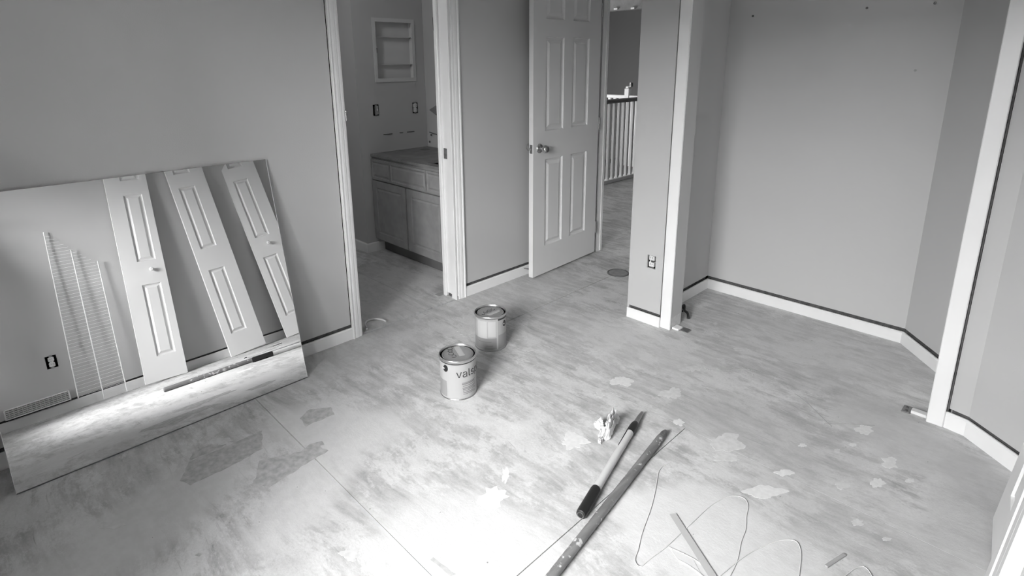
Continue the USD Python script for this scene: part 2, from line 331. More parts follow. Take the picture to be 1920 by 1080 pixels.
# closet
wall('wall_closet_left', 'grey side wall of the closet', (-1.62, 3.44), (-1.62, 2.834), core=0.12)
wall('wall_closet_back', 'grey back wall of the empty closet', (-0.505, 3.44), (-1.62, 3.44), core=0.09)
wall('wall_closet_right', 'darker angled wall at the right of the closet', (-0.12, 2.985), (-0.505, 3.44), core=0.09)
# right front wall: stub, angled piece, long side wall
wall('wall_right_stub', 'short grey wall piece right of the closet trim', (-0.148, 2.708), (-0.205, 2.718), core=0.09) if False else None
RW = [(0.165, WALL_Y), (0.165, 2.452), (-0.138, 2.706), (-0.204, 2.722)]
wr = wall('wall_right', 'grey side wall where the closet doors lean', RW[0], RW[1], sbox(0, GAP, RW[1][1] - WALL_Y, 2.44).difference(sbox(0.30 - WALL_Y - .033, 0.335, 0.30 - WALL_Y + .033, 0.425)), core=0.10,
          core_poly=sbox(0, 0, RW[1][1] - WALL_Y, 2.44).difference(sbox(0.30 - WALL_Y - .03, 0.338, 0.30 - WALL_Y + .03, 0.422)))
wa = wall('wall_angled', 'grey angled wall between the closet trim and the side wall', RW[1], RW[2], core=0.09, gap=0.083)
obj('return_piece', wallpoly(RW[2], RW[3], sbox(0, 0.083, 0.0679, 2.44), 0, 0.0125), M['wall'], wa)
obj('wall_core', wallpoly(RW[2], RW[3], sbox(-0.02, 0, 0.06, 2.44), 0.0125, 0.09), M['core'], wa)
# near wall with the window
nw = sbox(0, GAP, 2.86, 2.44).difference(sbox(WIN[0] + 2.67, WIN[2], WIN[1] + 2.67, WIN[3]))
wn = obj('wall_front', wallpoly((-2.67, WALL_Y), (0.19, WALL_Y), nw, 0, 0.12), M['wall'], kind='structure', label='grey wall with the window behind the viewer', cat='wall') if False else None
m_ = wallpoly((0.19, WALL_Y), (-2.67, WALL_Y), sbox(0, 0, 2.86, 2.44).difference(sbox(0.19 - WIN[1], WIN[2], 0.19 - WIN[0], WIN[3])), 0, 0.14)
obj('wall_front', m_, M['wall'], kind='structure', label='grey wall with the daylight window behind the viewer', cat='wall')
wd = thing('window_1', 'white framed window behind the viewer', 'window', kind='structure')
fw = 0.045
for b in (box(WIN[0], WIN[0] + fw, WALL_Y - .11, WALL_Y - .05, WIN[2], WIN[3]), box(WIN[1] - fw, WIN[1], WALL_Y - .11, WALL_Y - .05, WIN[2], WIN[3]),
          box(WIN[0] + fw, WIN[1] - fw, WALL_Y - .11, WALL_Y - .05, WIN[2], WIN[2] + fw), box(WIN[0] + fw, WIN[1] - fw, WALL_Y - .11, WALL_Y - .05, WIN[3] - fw, WIN[3]),
          box(WIN[0] + fw, WIN[1] - fw, WALL_Y - .10, WALL_Y - .06, (WIN[2] + WIN[3]) / 2 - .02, (WIN[2] + WIN[3]) / 2 + .02)):
    obj('window_frame', b, M['trim'], wd)
obj('pane', box(WIN[0] + fw, WIN[1] - fw, WALL_Y - .082, WALL_Y - .079, WIN[2] + fw, WIN[3] - fw), M['pane'], wd)
obj('window_sill', cbox(WIN[0] - .05, WIN[1] + .05, WALL_Y - .05, WALL_Y + .03, WIN[2] - .025, WIN[2], .004), M['trim'], wd)

# ------------------------------------------------------------------ baseboards
def base(name, label, path, h=0.066, t=0.0125, lift=0.0):
    """path: points along the room-side face, room to the left of the walk; one board per segment, mitred"""
    path = [np.array(p, float) for p in path]; n = len(path); offs = []
    for i in range(n):
        ds = []
        if i > 0: d = path[i] - path[i - 1]; ds.append(d / np.linalg.norm(d))
        if i < n - 1: d = path[i + 1] - path[i]; ds.append(d / np.linalg.norm(d))
        ns = [np.array([d[1], -d[0]]) for d in ds]; nb = sum(ns); nb = nb / np.linalg.norm(nb); offs.append(path[i] + nb * t / max(nb @ ns[0], 0.3))
    th = None
    for i in range(n - 1):
        a, b, c, d = path[i], path[i + 1], offs[i + 1], offs[i]
        v = []
        for (p, q, z, tt) in ((a, b, lift, 0), (a, b, h - 0.006, 0)):
            v += [[*p, z], [*q, z]]
        e = 0.45
        v += [[*(a + (d - a) * e), h], [*(b + (c - b) * e), h], [*d, h], [*c, h], [*d, lift], [*c, lift]]
        f = [(0, 1, 3), (0, 3, 2), (2, 3, 5), (2, 5, 4), (4, 5, 7), (4, 7, 6), (6, 7, 9), (6, 9, 8), (8, 9, 1), (8, 1, 0), (0, 2, 4), (0, 4, 6), (0, 6, 8), (1, 5, 3), (1, 7, 5), (1, 9, 7)]
        m = trimesh.Trimesh(np.array(v), np.array(f), process=False); m.fix_normals()
        if th is None: th = obj(name, m, M['trim'], kind='structure', label=label, cat='baseboard')
        else: obj('baseboard_piece', m, M['trim'], th)
    return th
base('baseboard_left', 'white baseboard below the wall behind the mirror', [(-2.648, 1.402), (-2.648, WALL_Y)])
base('baseboard_entry', 'white baseboard between bathroom doorway and open door', [(-2.648, 3.50), (-2.648, 2.212)])
base('baseboard_stub', 'short white baseboard under the narrow wall end by the closet', [(-1.745, 2.70), (-1.528, 2.70)], h=0.062)
base('baseboard_closet', 'white baseboard around the inside of the closet', [(-0.16, 3.015), (-0.513, 3.428), (-1.608, 3.428), (-1.608, 2.85)], h=0.064)
base('baseboard_right', 'white baseboard turning from the angled wall to the side wall', [(0.153, WALL_Y + .01), (0.153, 2.447), (-0.142, 2.694), (-0.212, 2.707)], h=0.07)
base('baseboard_bath', 'low baseboard around the bathroom wall corner', [(-3.868, 2.40), (-3.868, 2.233), (-4.6, 2.233)], h=0.075)

# ------------------------------------------------------------------ casings and jambs
CAS = [(0, 0), (0, .0155), (.004, .0175), (.010, .0165), (.014, .0125), (.024, .014), (.036, .0125), (.040, .0105), (.050, .0095), (.0555, .008), (.0575, 0)]
def casing_x(y_out, sign, z0, z1, x_face=-2.66, parent=None, name='casing', **kw):
    """vertical casing on a wall facing +x; y_out = outer edge, sign = direction towards the opening"""
    P_ = Polygon([(x_face + t, y_out + sign * s) for s, t in CAS]); return obj(name, vprism(P_, z0, z1), M['trim'], parent, **kw)
t1 = casing_x(1.402, 1, 0.0, 2.105, name='trim_1', kind='structure', label='white moulded casing left of the bathroom doorway', cat='door trim')
obj('jamb', box(-2.772, -2.655, 1.444, 1.462, 0.0, 2.05), M['trim'], t1)
hg = obj('hinge_knuckle', frame((-2.648, 1.462, 1.185), (-2.648, 1.462, 1.228), 0.0065, 12), M['steel'], t1, smooth=40)
obj('hinge_pin', trimesh.creation.icosphere(2, 0.0075).apply_translation([-2.647, 1.462, 1.231]), M['chrome'], t1, smooth=True)
t2 = casing_x(2.2125, -1, 0.0, 2.105, name='trim_2', kind='structure', label='white moulded casing and jamb right of the bathroom doorway', cat='door trim')
obj('jamb', box(-2.752, -2.656, 2.146, 2.166, 0.022, 2.05), M['trim'], t2)
obj('door_stop', cbox(-2.697, -2.652, 2.134, 2.146, 0.0, 2.05, .0015), M['trim'], t2)
obj('bath_casing', cbox(-2.780, -2.750, 2.130, 2.166, 0.0, 2.05, .004), M['trim'], t2)
obj('jamb_gap_shade', box(-2.749, -2.698, 2.1505, 2.1655, 0.0, 0.021), M['core'], t2)  # dark block in place of the shaded hole under the jamb
obj('strike_plate', cbox(-2.742, -2.704, 2.1445, 2.1465, 0.898, 0.962, .0006), M['darkmetal'], t2, label='dark metal strike plate')
obj('floor_bracket', cbox(-2.82, -2.772, 2.09, 2.165, 0.0, 0.004, .001), M['scrap'], t2)
t3 = obj('trim_3', cbox(-2.66, -2.644, 1.402, 2.2125, 2.105, 2.162, .003), M['trim'], kind='structure', label='white head casing above the bathroom doorway', cat='door trim')
# closet opening trims (flat white boards)
t4 = obj('trim_4', cbox(-1.5285, -1.4665, 2.699, 2.714, 0.0, 2.12, .003), M['trim'], kind='structure', label='white flat trim board at the left of the closet opening', cat='closet trim')
obj('jamb', box(-1.4795, -1.4675, 2.7145, 2.826, 0.07, 2.08), M['wall'], t4)
obj('jamb_foot', box(-1.4795, -1.4685, 2.716, 2.824, 0.0, 0.069), M['compound2'], t4)
t5 = obj('trim_5', cbox(-0.2695, -0.2115, 2.699, 2.714, 0.0, 2.12, .003), M['trim'], kind='structure', label='white flat trim board at the right of the closet opening', cat='closet trim')
obj('jamb', box(-0.268, -0.256, 2.7145, 2.83, 0.0, 2.08), M['wall'], t5)
obj('wall_core', box(-0.256, -0.205, 2.7145, 2.83, 0.0, 2.44), M['core'], t5)
# closet floor guides
tk = thing('floor_guide', 'white capped closet door floor guide at the foot of the left closet trim', 'door guide', (0, 0, 0))
obj('cap', cbox(-1.466, -1.425, 2.722, 2.772, 0.001, 0.014, .003), M['trim'], tk)
obj('base_plate', cbox(-1.4245, -1.378, 2.740, 2.784, 0.0005, 0.006, .001), M['steel'], tk)
tk = thing('floor_guide', 'closet door floor guide with a steel plate at the foot of the right closet trim', 'door guide', (0, 0, 0))
obj('cap', cbox(-0.328, -0.271, 2.722, 2.757, 0.001, 0.015, .003), M['trim'], tk)
obj('base_plate', cbox(-0.360, -0.329, 2.714, 2.771, 0.0005, 0.006, .001), M['steel'], tk)
obj('screw', cat_([frame((-0.345, yy, 0.005), (-0.345, yy, 0.0075), 0.006, 12) for yy in (2.73, 2.755)]), M['darkmetal'], tk)
obj('cable_stub', tube(spline([(-1.462, 2.90, 0.006), (-1.49, 2.93, 0.03), (-1.52, 2.96, 0.028), (-1.535, 2.985, 0.04), (-1.555, 3.0, 0.02), (-1.54, 2.97, 0.007)], 8), 0.008, 8), M['black'], smooth=True,
    label='short black cable stub curled on the closet floor behind the left trim', cat='cable')

# nail holes on the closet back wall
wcb = stage.GetPrimAtPath('/World/wall_closet_back')
for x, z in ((-1.48, 1.713), (-0.90, 1.719), (-0.617, 1.723), (-0.651, 1.414)):
    obj('nail_hole', frame((x, 3.436, z), (x, 3.4405, z), 0.006, 10), M['darkmetal'] if z > 1.5 else M['scrap'], wcb)

# ------------------------------------------------------------------ raised panel doors
def raised_panel(u0, u1, v0, v1, depth, bev, rise, thick):
    """door-face plane is w=0, thickness towards -w; returns one closed mesh filling the hole"""
    rings = [(0.0, 0.0), (bev * 0.25, -depth * 0.75), (bev * 0.6, -depth), (bev * 0.95, -depth), (bev * 1.9, -depth + rise), (bev * 2.0, -depth + rise)]
    v = []
    for ins, w in rings: v += [[u0 + ins, v0 + ins, w], [u1 - ins, v0 + ins, w], [u1 - ins, v1 - ins, w], [u0 + ins, v1 - ins, w]]
    v += [[u0, v0, -thick], [u1, v0, -thick], [u1, v1, -thick], [u0, v1, -thick]]; f = []; n = len(rings)
    for r in range(n - 1):
        for k in range(4):
            a, b = r * 4 + k, r * 4 + (k + 1) % 4; f += [[a, b, b + 4], [a, b + 4, a + 4]]
    q = (n - 1) * 4; f += [[q, q + 1, q + 2], [q, q + 2, q + 3]]; q = n * 4; f += [[q, q + 2, q + 1], [q, q + 3, q + 2]]
    for k in range(4): a, b = k, (k + 1) % 4; f += [[b, a, q + a], [b, q + a, q + b]]
    m = trimesh.Trimesh(np.array(v, float), np.array(f), process=False); m.fix_normals(); return m
def panel_door(parent, W, Hh, T, holes, mat, depth=0.008, bev=0.014, rise=0.006, c=0.0):
    P_ = sbox(0, 0, W, Hh)
    for u0, u1, v0, v1 in holes: P_ = P_.difference(sbox(u0, v0, u1, v1))
    m = extrude_polygon(P_, T, engine='earcut'); m.apply_translation([0, 0, -T]); obj('stile_frame', m, mat, parent)
    for h in holes: obj('panel', raised_panel(*h, depth, bev, rise, T - 0.004), mat, parent)
# entry door: origin at the hinge foot, u from latch to hinge along the leaf
lat, hin = np.array([-2.538, 2.722]), np.array([-2.580, 3.476]); ud = (hin - lat) / np.linalg.norm(hin - lat)
Wd = float(np.linalg.norm(hin - lat)); wn_ = np.array([ud[1], -ud[0]])       # facing the room (+x)
Md = np.eye(4); Md[:3, 0] = [*ud, 0]; Md[:3, 1] = [0, 0, 1]; Md[:3, 2] = [*wn_, 0]; Md[:3, 3] = [*lat, 0.017]
dr = thing('door_1', 'white six panel entry door standing open against the wall', 'door', M=Md, kind='structure')
cols = [(0.127, 0.322), (0.418, 0.613)]; rows = [(0.203, 0.812), (1.002, 1.602), (1.712, 1.905)]
panel_door(dr, Wd, 2.03, 0.035, [(u0, u1, v0, v1) for v0, v1 in rows for u0, u1 in cols], M['door'], depth=0.011, bev=0.021, rise=0.009)
kz = 0.893
kn = obj('door_knob', lathe([(0.0001, .069), (.018, .068), (.0255, .060), (.0275, .050), (.0245, .040), (.014, .033), (.0115, .022), (.013, .012), (.0001, .012)], 32).apply_translation([0.066, kz, 0]), M['chrome'], dr, smooth=35, label='polished metal door knob')
obj('rosette', lathe([(0.0001, .012), (.016, .0115), (.028, .007), (.032, .001), (.0001, .0)], 32).apply_translation([0.066, kz, 0.0003]), M['chrome'], kn, smooth=35)
kb = obj('door_knob', lathe([(0.0001, .066), (.018, .065), (.0255, .058), (.0275, .048), (.0245, .038), (.012, .031), (.0115, .012), (.0001, .012)], 32).apply_transform(trimesh.transformations.rotation_matrix(math.pi, [1, 0, 0])).apply_translation([0.066, kz, -0.0355]), M['chrome'], dr, smooth=35)
obj('latch_plate', cbox(-0.0008, 0.001, kz - .029, kz + .029, -.029, -.006, .0003), M['steel'], dr)
obj('latch_bolt', cbox(-0.012, 0.0, kz - .008, kz + .008, -.024, -.011, .002), M['steel'], dr)
for hz in (0.20, 1.0, 1.80):
    obj('hinge', frame((Wd + .004, hz - .045, .004), (Wd + .004, hz + .045, .004), .006, 12), M['steel'], dr, smooth=40)
tj = obj('trim_6', box(-2.614, -2.600, 3.526, 3.592, 0.0, 2.06), M['trim'], kind='structure', label='white hinge jamb of the entry doorway', cat='door trim')
obj('door_stop', box(-2.600, -2.594, 3.568, 3.590, 0.0, 2.045), M['trim'], tj)
obj('head_jamb', box(-2.60, -1.79, 3.53, 3.592, 2.045, 2.06), M['trim'], tj)
obj('doorstop_rod', cat_([tube([(-2.649, 2.752, 0.052), (-2.60, 2.772, 0.049), (-2.578, 2.78, 0.048)], 0.0035, 8), frame((-2.5785, 2.7805, 0.048), (-2.568, 2.784, 0.047), 0.006, 10)]), M['darkmetal'], label='thin dark doorstop rod sticking out of the baseboard behind the open door', cat='doorstop')

# ------------------------------------------------------------------ leaning mirror
Bl, Br = np.array([-2.4442, -0.0396]), np.array([-2.450, 1.0410]); e_ = (Br - Bl) / np.linalg.norm(Br - Bl)
tl = math.radians(10.919); nh = np.array([e_[1], -e_[0]])
Mm = np.eye(4); Mm[:3, 0] = [*e_, 0]; Mm[:3, 2] = [*(nh * math.cos(tl)), math.sin(tl)]; Mm[:3, 1] = np.cross(Mm[:3, 2], Mm[:3, 0]); Mm[:3, 3] = [*Bl, 0.003]
if Mm[2, 1] < 0: raise SystemExit
Wm, Hm = float(np.linalg.norm(Br - Bl)), 1.0555
mi = thing('leaning_mirror', 'large frameless mirror leaning on the grey wall', 'mirror', M=Mm)
obj('silvered_glass', box(0.0012, Wm - 0.0012, 0.0, Hm, -0.004, 0.0), M['mirror'], mi)
obj('polished_edge', box(Wm - 0.0010, Wm + 0.0008, 0, Hm, -0.005, 0.0), M['edge_glint'], mi)
obj('polished_edge', box(-0.0008, 0.0010, 0, Hm, -0.005, 0.0), M['edge_glint'], mi)
obj('foot_gap_shade', box(0.0, Wm, -0.0022, 0.0018, -0.006, 0.0012), M['darkmetal'], mi)  # dark strip painted in as shade of the contact gap below the glass
obj('backing', box(0.001, Wm - 0.001, 0.001, Hm - 0.001, -0.0065, -0.0045), M['backing'], mi)

# ------------------------------------------------------------------ closet door leaves leaning on the side wall
def leaf(label, foot, tilt, wide_low, knob, near, yaw=0.0, x0=-0.002):
    """foot: y of the low-y bottom corner; tilt: in-plane lean (deg, + towards +y)"""
    W, Hh, T = 0.29, 1.985, 0.028; ln = math.radians(4.35); ph = math.radians(tilt)
    up = np.array([math.sin(ln), 0, math.cos(ln)]); yw = math.radians(yaw); Rz = np.array([[math.cos(yw), -math.sin(yw), 0], [math.sin(yw), math.cos(yw), 0], [0, 0, 1]]); up = Rz @ up; u = Rz @ np.array([0, -1.0, 0]); w = np.cross(u, up)
    if w[0] > 0: raise SystemExit
    # local u runs from high y to low y so that the face looks to -x; rotate in plane about w
    c, s = math.cos(ph), math.sin(ph); U = c * u + s * up; V = c * up - s * u
    O = np.array([0.0, foot + W * c, 0.001])
    lows = [0.0, (U * W)[2]]; O[2] -= min(lows); O += np.array([x0, 0, 0])
    A = np.eye(4); A[:3, 0] = U; A[:3, 1] = V; A[:3, 2] = w; A[:3, 3] = O
    t = thing('closet_door_leaf', label, 'closet door', M=A, group='bifold closet door leaves leaning on the side wall')
    a, b = (0.052, W - 0.106) if wide_low else (0.104, W - 0.056)
    panel_door(t, W, Hh, T, [(a, b, .185, .755), (a, b, .945, 1.50), (a, b, 1.622, 1.87)], M['leaf'], depth=0.011, bev=0.0165, rise=0.009)
    if knob:
        k = obj('knob', lathe([(0.0001, .030), (.010, .0295), (.0155, .025), (.0165, .020), (.013, .0145), (.008, .010), (.009, 0.0), (.0001, 0.0)], 24).apply_translation([W - near, .868, 0.0]), M['leaf'], t, smooth=35)
    return t
leaf('white bifold closet door leaf with a knob, nearest of three to the wire shelf', 0.788, 3.3, True, True, 0.19)
leaf('plain white bifold closet door leaf without a knob, middle of three', 1.414, -3.3, False, False, 0)
leaf('white bifold closet door leaf with a knob, nearest the angled wall', 1.902, -5.0, False, True, 0.145, 6.0, 0.0)

# ------------------------------------------------------------------ wire shelf leaning on the side wall
lnw = math.radians(2.4)
def sw(y, z, off=0.0): return np.array([0.088 + math.tan(lnw) * z - off, y, z])
sh = thing('wire_shelf', 'white ventilated wire shelf offcut leaning on the side wall by the outlet', 'wire shelf', (0, 0, 0))
lipL = [(0.389, 0.075), (0.441, 1.320)]; midL = [(0.533, 0.006), (0.570, 1.150)]; rgtL = [(0.677, 0.006), (0.712, 1.03)]
for ln_ in (lipL, midL, rgtL):
    obj('long_rod', frame(sw(*ln_[0]), sw(*ln_[1]), 0.0042, 8), M['wire'], sh, smooth=40)
def yon(l, z): (a, b), (c, d) = l; return a + (c - a) * (z - b) / (d - b)
zz = 0.035
while zz < 1.30:
    y0 = yon(lipL, zz) if zz > 0.08 else yon(midL, zz)
    yend = yon(rgtL, zz) if zz < 1.02 else min(yon(rgtL, zz), yon(lipL, zz) + 0.27 * (1.315 - zz) / 0.29)
    if yend - y0 > 0.02: obj('cross_wire', frame(sw(y0, zz, .004), sw(yend, zz - 0.004, .004), 0.0014, 6), M['wire'], sh)
    zz += 0.0255

# ------------------------------------------------------------------ register and outlets
rg = thing('wall_register', 'white slotted baseboard register on the side wall beside the wire shelf', 'vent register', (0, 0, 0))
obj('housing', cat_([box(0.128, 0.1645, -0.012, 0.352, 0.143, 0.150), box(0.128, 0.1645, -0.012, 0.352, 0.080, 0.088), box(0.128, 0.1645, -0.012, -0.004, 0.088, 0.143), box(0.128, 0.1645, 0.344, 0.352, 0.088, 0.143), ]), M['trim'], rg)
obj('duct_opening', box(0.160, 0.1645, -0.004, 0.344, 0.088, 0.143), M['scrap'], rg)
for k in range(4): obj('louvre', box(0.1285, 0.146, -0.004, 0.344, 0.0935 + k * .0125, 0.0995 + k * .0125), M['trim'], rg)
for k in range(14): obj('rib', box(0.1285, 0.134, 0.012 + k * .024, 0.016 + k * .024, 0.0885, 0.1425), M['trim'], rg)
def receptacle(name, label, Mx, w=0.062, h=0.088, switch=False, du=0.0, dw=0.0):
    """local: u right, v up, w out of the wall; the cover plate is missing"""
    t = thing(name, label, 'outlet' if not switch else 'switch', M=Mx)
    d = 0.045
    obj('box_shell', cat_([box(-w/2, -w/2+.002, -h/2, h/2, -d, -.001), box(w/2-.002, w/2, -h/2, h/2, -d, -.001), box(-w/2, w/2, -h/2, -h/2+.002, -d, -.001), box(-w/2, w/2, h/2-.002, h/2, -d, -.001), box(-w/2, w/2, -h/2, h/2, -d-.002, -d)]), M['boxin'], t)
    obj('yoke', cbox(-.009, .009, -h/2 - .006, h/2 + .006, -.002, .0005, .0004), M['steel'], t)
    if switch:
        obj('switch_body', cbox(-.004, .020, -.034, .034, -.018, .004, .001), M['scrap'], t)
        obj('toggle', cbox(.004, .011, -.006, .012, .004, .014, .001), M['pale'], t)
    else:
        r = obj('receptacle_body', cat_([cbox(-.0175, .0175, -.035, -.0035, -.018, .006, .004), cbox(-.0175, .0175, .0035, .035, -.018, .006, .004), cbox(-.011, .011, -.0045, .0045, -.018, .003, .001)]).apply_translation([du, 0, dw]), M['plate'], t)
        obj('slot', cat_([box(sx - .001, sx + .001, zc - .004, zc + .004, .0055, .0064) for zc in (-.0165, .0215) for sx in (-.0055, .0055)]).apply_translation([du, 0, dw]), M['boxin'], r)
    return t
def basis(o, u, v, w):
    A = np.eye(4); A[:3, 0], A[:3, 1], A[:3, 2], A[:3, 3] = u, v, w, o; return A
receptacle('wall_outlet', 'uncovered outlet in the narrow wall end left of the closet', basis((-1.606, 2.711, 0.3725), (1, 0, 0), (0, 0, 1), (0, -1, 0)), .053, .076, du=-.006, dw=-.004)
receptacle('wall_outlet', 'uncovered outlet in the side wall left of the wire shelf', basis((0.164, 0.30, 0.380), (0, -1, 0), (0, 0, 1), (-1, 0, 0)))

# ------------------------------------------------------------------ paint cans
def arc_patch(R, a0, a1, z0, z1, t=0.0006, n=24):
    a = np.linspace(math.radians(a0), math.radians(a1), n); o = np.c_[np.cos(a), np.sin(a)]
    P_ = Polygon(np.r_[o * (R + t), (o * (R - 0.0004))[::-1]]); return vprism(P_, z0, z1)
def bend(mesh, R, a0, z0):
    v = mesh.vertices; m = mesh.subdivide_to_size(0.006) if len(mesh.faces) < 4000 else mesh; v = np.array(m.vertices)
    a = math.radians(a0) + v[:, 0] / R; r = R + v[:, 2]
    return trimesh.Trimesh(np.c_[r * np.cos(a), r * np.sin(a), z0 + v[:, 1]], m.faces, process=False)
R = 0.0825
def can(label, loc):
    t = thing('paint_can', label, 'paint can', loc, group='gallon paint cans on the floor')
    b = obj('body', lathe([(0.0001, .002), (.079, .002), (.0835, 0.0), (.0845, .003), (.0825, .006), (.0825, .182), (.0848, .184), (.0856, .188), (.0846, .1915), (.082, .1915), (.080, .186), (.0001, .186)], 64), M['canbody'], t, smooth=30)
    obj('rim', lathe([(.0822, .1795), (.0852, .1805), (.0866, .185), (.0862, .190), (.0845, .1935), (.0815, .1935), (.0795, .188), (.0795, .184), (.0822, .184)], 64), M['canlid'], t, smooth=30)
    obj('bottom_rim', lathe([(.0815, .0005), (.0842, .0), (.0852, .0022), (.0840, .0048), (.0822, .0052), (.0815, .0005)], 64), M['steel'], t, smooth=30)
    l = obj('lid', lathe([(0.0001, .1875), (.064, .1875), (.067, .1895), (.0695, .1885), (.072, .186), (.078, .186), (.0792, .1895), (.0794, .184), (.0001, .184)], 64), M['canlid'], t, smooth=30)
    return t, l
def ear(t, ang, zc):
    m = lathe([(0.0001, .0045), (.009, .0042), (.0125, .003), (.0135, 0.0), (.0001, 0)], 24); m.apply_scale([0.95, 1.25, 1])
    a = math.radians(ang); A = basis((R * math.cos(a) + .0, R * math.sin(a), zc), (-math.sin(a), math.cos(a), 0), (0, 0, 1), (math.cos(a), math.sin(a), 0))
    m.apply_transform(A); e = obj('handle_ear', m, M['black'], t, smooth=35, label='black handle ear')
    q = cbox(-.013, -.003, -.002, .004, .0035, .0052, .0008); q.apply_transform(A); obj('handle_notch', q, M['pale'], e)
def scribble(l, pts, mat=None):
    for p in pts: obj('marker_stroke', tube(np.c_[spline(p, 6), np.full(6 * len(p), 0.1877)], 0.0012, 5), M['print'], l)
def sticker(l, pts):
    obj('sticker', vprism(Polygon(pts), .1876, .1882), M['labellight'], l, label='white paper sticker')
c1, l1 = can('paint can with a brand name across its label, nearer of two', (-1.846, 1.482, 0))
lb = obj('label', arc_patch(R, -118, 95, .009, .178, n=70), M['label'], c1)
obj('tinted_panel', arc_patch(R, -116, -78, .012, .090, .0009), M['labelmid'], lb)
obj('dark_band', arc_patch(R, -118, 60, .1745, .1795, .0010, 60), M['print'], c1)
obj('lettering', bend(meshkit.text_mesh('valspar', 0.036, 0.0006), R + .0007, -46, .112), M['print'], lb)
for k, (a0, a1, z, h) in enumerate([(-28, 22, .082, .003), (-28, 20, .0745, .006), (-26, 22, .066, .0035), (-27, 22, .056, .004), (-26, 18, .049, .004), (-26, 22, .042, .003), (-25, 15, .033, .004), (-25, 21, .026, .003)]):
    obj('print_line', arc_patch(R, a0, a1, z, z + h, .0009), M['printmid'], lb)
ear(c1, -80.3, .152)
sticker(l1, [(-.060, .027), (-.046, .048), (.036, .014), (.024, -.010)])
scribble(l1, [[(-.072, .004), (-.060, .014), (-.048, .008), (-.056, -.006), (-.066, -.004)], [(-.052, -.008), (-.038, .000), (-.030, -.010), (-.040, -.020), (-.050, -.012)], [(-.034, -.022), (-.018, -.012), (-.006, -.020), (-.014, -.034), (-.026, -.030)], [(-.004, -.030), (.010, -.018), (.018, -.024), (.008, -.040)]])
c2, l2 = can('paint can with the plain back of its label showing, farther of two', (-2.066, 1.889, 0))
lb = obj('label', arc_patch(R, -125, -19, .009, .178, n=60), M['label'], c2)
obj('label_back', arc_patch(R, -17, 95, .009, .178, n=40), M['canbody'], c2)
obj('seam_edge', arc_patch(R, -19.5, -16.5, .009, .179, .0013, 4), M['labellight'], c2)
obj('tinted_panel', arc_patch(R, -120, -21, .012, .074, .0009), M['labelmid'], lb)
obj('tinted_panel', arc_patch(R, -14, 90, .010, .088, .0009), M['labelmid'], lb)
obj('pale_panel', arc_patch(R, -96, -56, .074, .170, .0009), M['labellight'], lb)
obj('pale_panel', arc_patch(R, -52, -24, .082, .168, .0009), M['labellight'], lb)
obj('print_line', arc_patch(R, -60, -34, .030, .034, .0012), M['printmid'], lb)
obj('print_line', arc_patch(R, -95, -40, .052, .055, .0012), M['printmid'], lb)
obj('dark_band', arc_patch(R, -15, 60, .170, .179, .0010, 30), M['print'], c2)
ear(c2, 15.9, .143)
sticker(l2, [(.012, .053), (.030, .040), (.033, -.033), (.010, -.036)])
scribble(l2, [[(-.014, .040), (-.004, .030), (-.016, .022), (-.024, .032)], [(-.020, .014), (-.004, .006), (-.014, -.004), (-.026, .002), (-.018, .012)], [(-.022, -.012), (-.006, -.018), (-.014, -.030), (-.026, -.026)], [(-.010, -.036), (.002, -.044), (-.010, -.052)]])

# ------------------------------------------------------------------ roller pole and wooden pole
def along(p0, p1, prof, sections=28):
    """lathe profile (r, s) along the axis p0->p1 with s in metres from p0"""
    p0, p1 = np.array(p0, float), np.array(p1, float); d = (p1 - p0) / np.linalg.norm(p1 - p0); u = np.cross([0, 0, 1.0], d); u /= np.linalg.norm(u); v = np.cross(d, u)
    m = lathe(prof, sections); A = np.eye(4); A[:3, 0], A[:3, 1], A[:3, 2], A[:3, 3] = u, v, d, p0; m.apply_transform(A); return m
Ra, Rb = np.array([-0.963, 1.268, 0.0]), np.array([-1.113, 1.822, 0.0]); Lr = float(np.linalg.norm(Rb - Ra))
rp = thing('roller_pole', 'white extension pole with black foam grip beside the wadded plastic', 'extension pole', (0, 0, 0))
q0, q1 = Ra + [0, 0, .0185], Rb + [0, 0, .0165]
obj('grip', along(q0, q1, [(0.0001, 0), (.012, 0), (.0165, .003), (.0182, .012), (.0182, .128), (.0170, .138), (.0135, .141), (.0001, .141)]), M['grip'], rp, smooth=35, label='black rubber grip')
obj('grip_end', along(q0, q1, [(.0090, -.0012), (.0112, -.0018), (.0122, .0008), (.0090, .0008)]), M['steel'], rp, smooth=35)
obj('tube', along(q0, q1, [(0.0001, .135), (.0140, .135), (.0146, .142), (.0146, Lr - .072), (.0001, Lr - .072)]), M['pale'], rp, smooth=35)
obj('collar', along(q0, q1, [(0.0001, Lr - .074), (.0150, Lr - .074), (.0168, Lr - .068), (.0168, Lr - .030), (.0145, Lr - .010), (.0105, Lr), (.0001, Lr)]), M['grip'], rp, smooth=35, label='black collar')
obj('threaded_tip', along(q0, q1, [(0.0001, Lr - .004), (.0095, Lr - .004), (.0098, Lr + .020), (.0085, Lr + .028), (.0100, Lr + .034), (.0085, Lr + .042), (.0095, Lr + .050), (.0080, Lr + .060), (.006, Lr + .085), (.0001, Lr + .088)]), M['steel'], rp, smooth=35)
dR = (q1 - q0) / Lr; side = np.array([-dR[1], dR[0], 0])
sl0 = q0 + dR * (Lr - .185) + side * .0095 + [0, 0, .0098]; sl1 = q0 + dR * (Lr - .080) + side * .0105 + [0, 0, .0110]
obj('slot', tube([sl0, (sl0 + sl1) / 2 + [0, 0, .0003], sl1], 0.0022, 6), M['boxin'], rp)
Pa, Pb = np.array([-0.838, 0.741, 0.0158]), np.array([-0.9975, 1.862, 0.0150]); Lp = float(np.linalg.norm(Pb - Pa))
wp = thing('wooden_pole', 'worn grey wooden broom pole with paint smears lying on the floor', 'pole', (0, 0, 0))
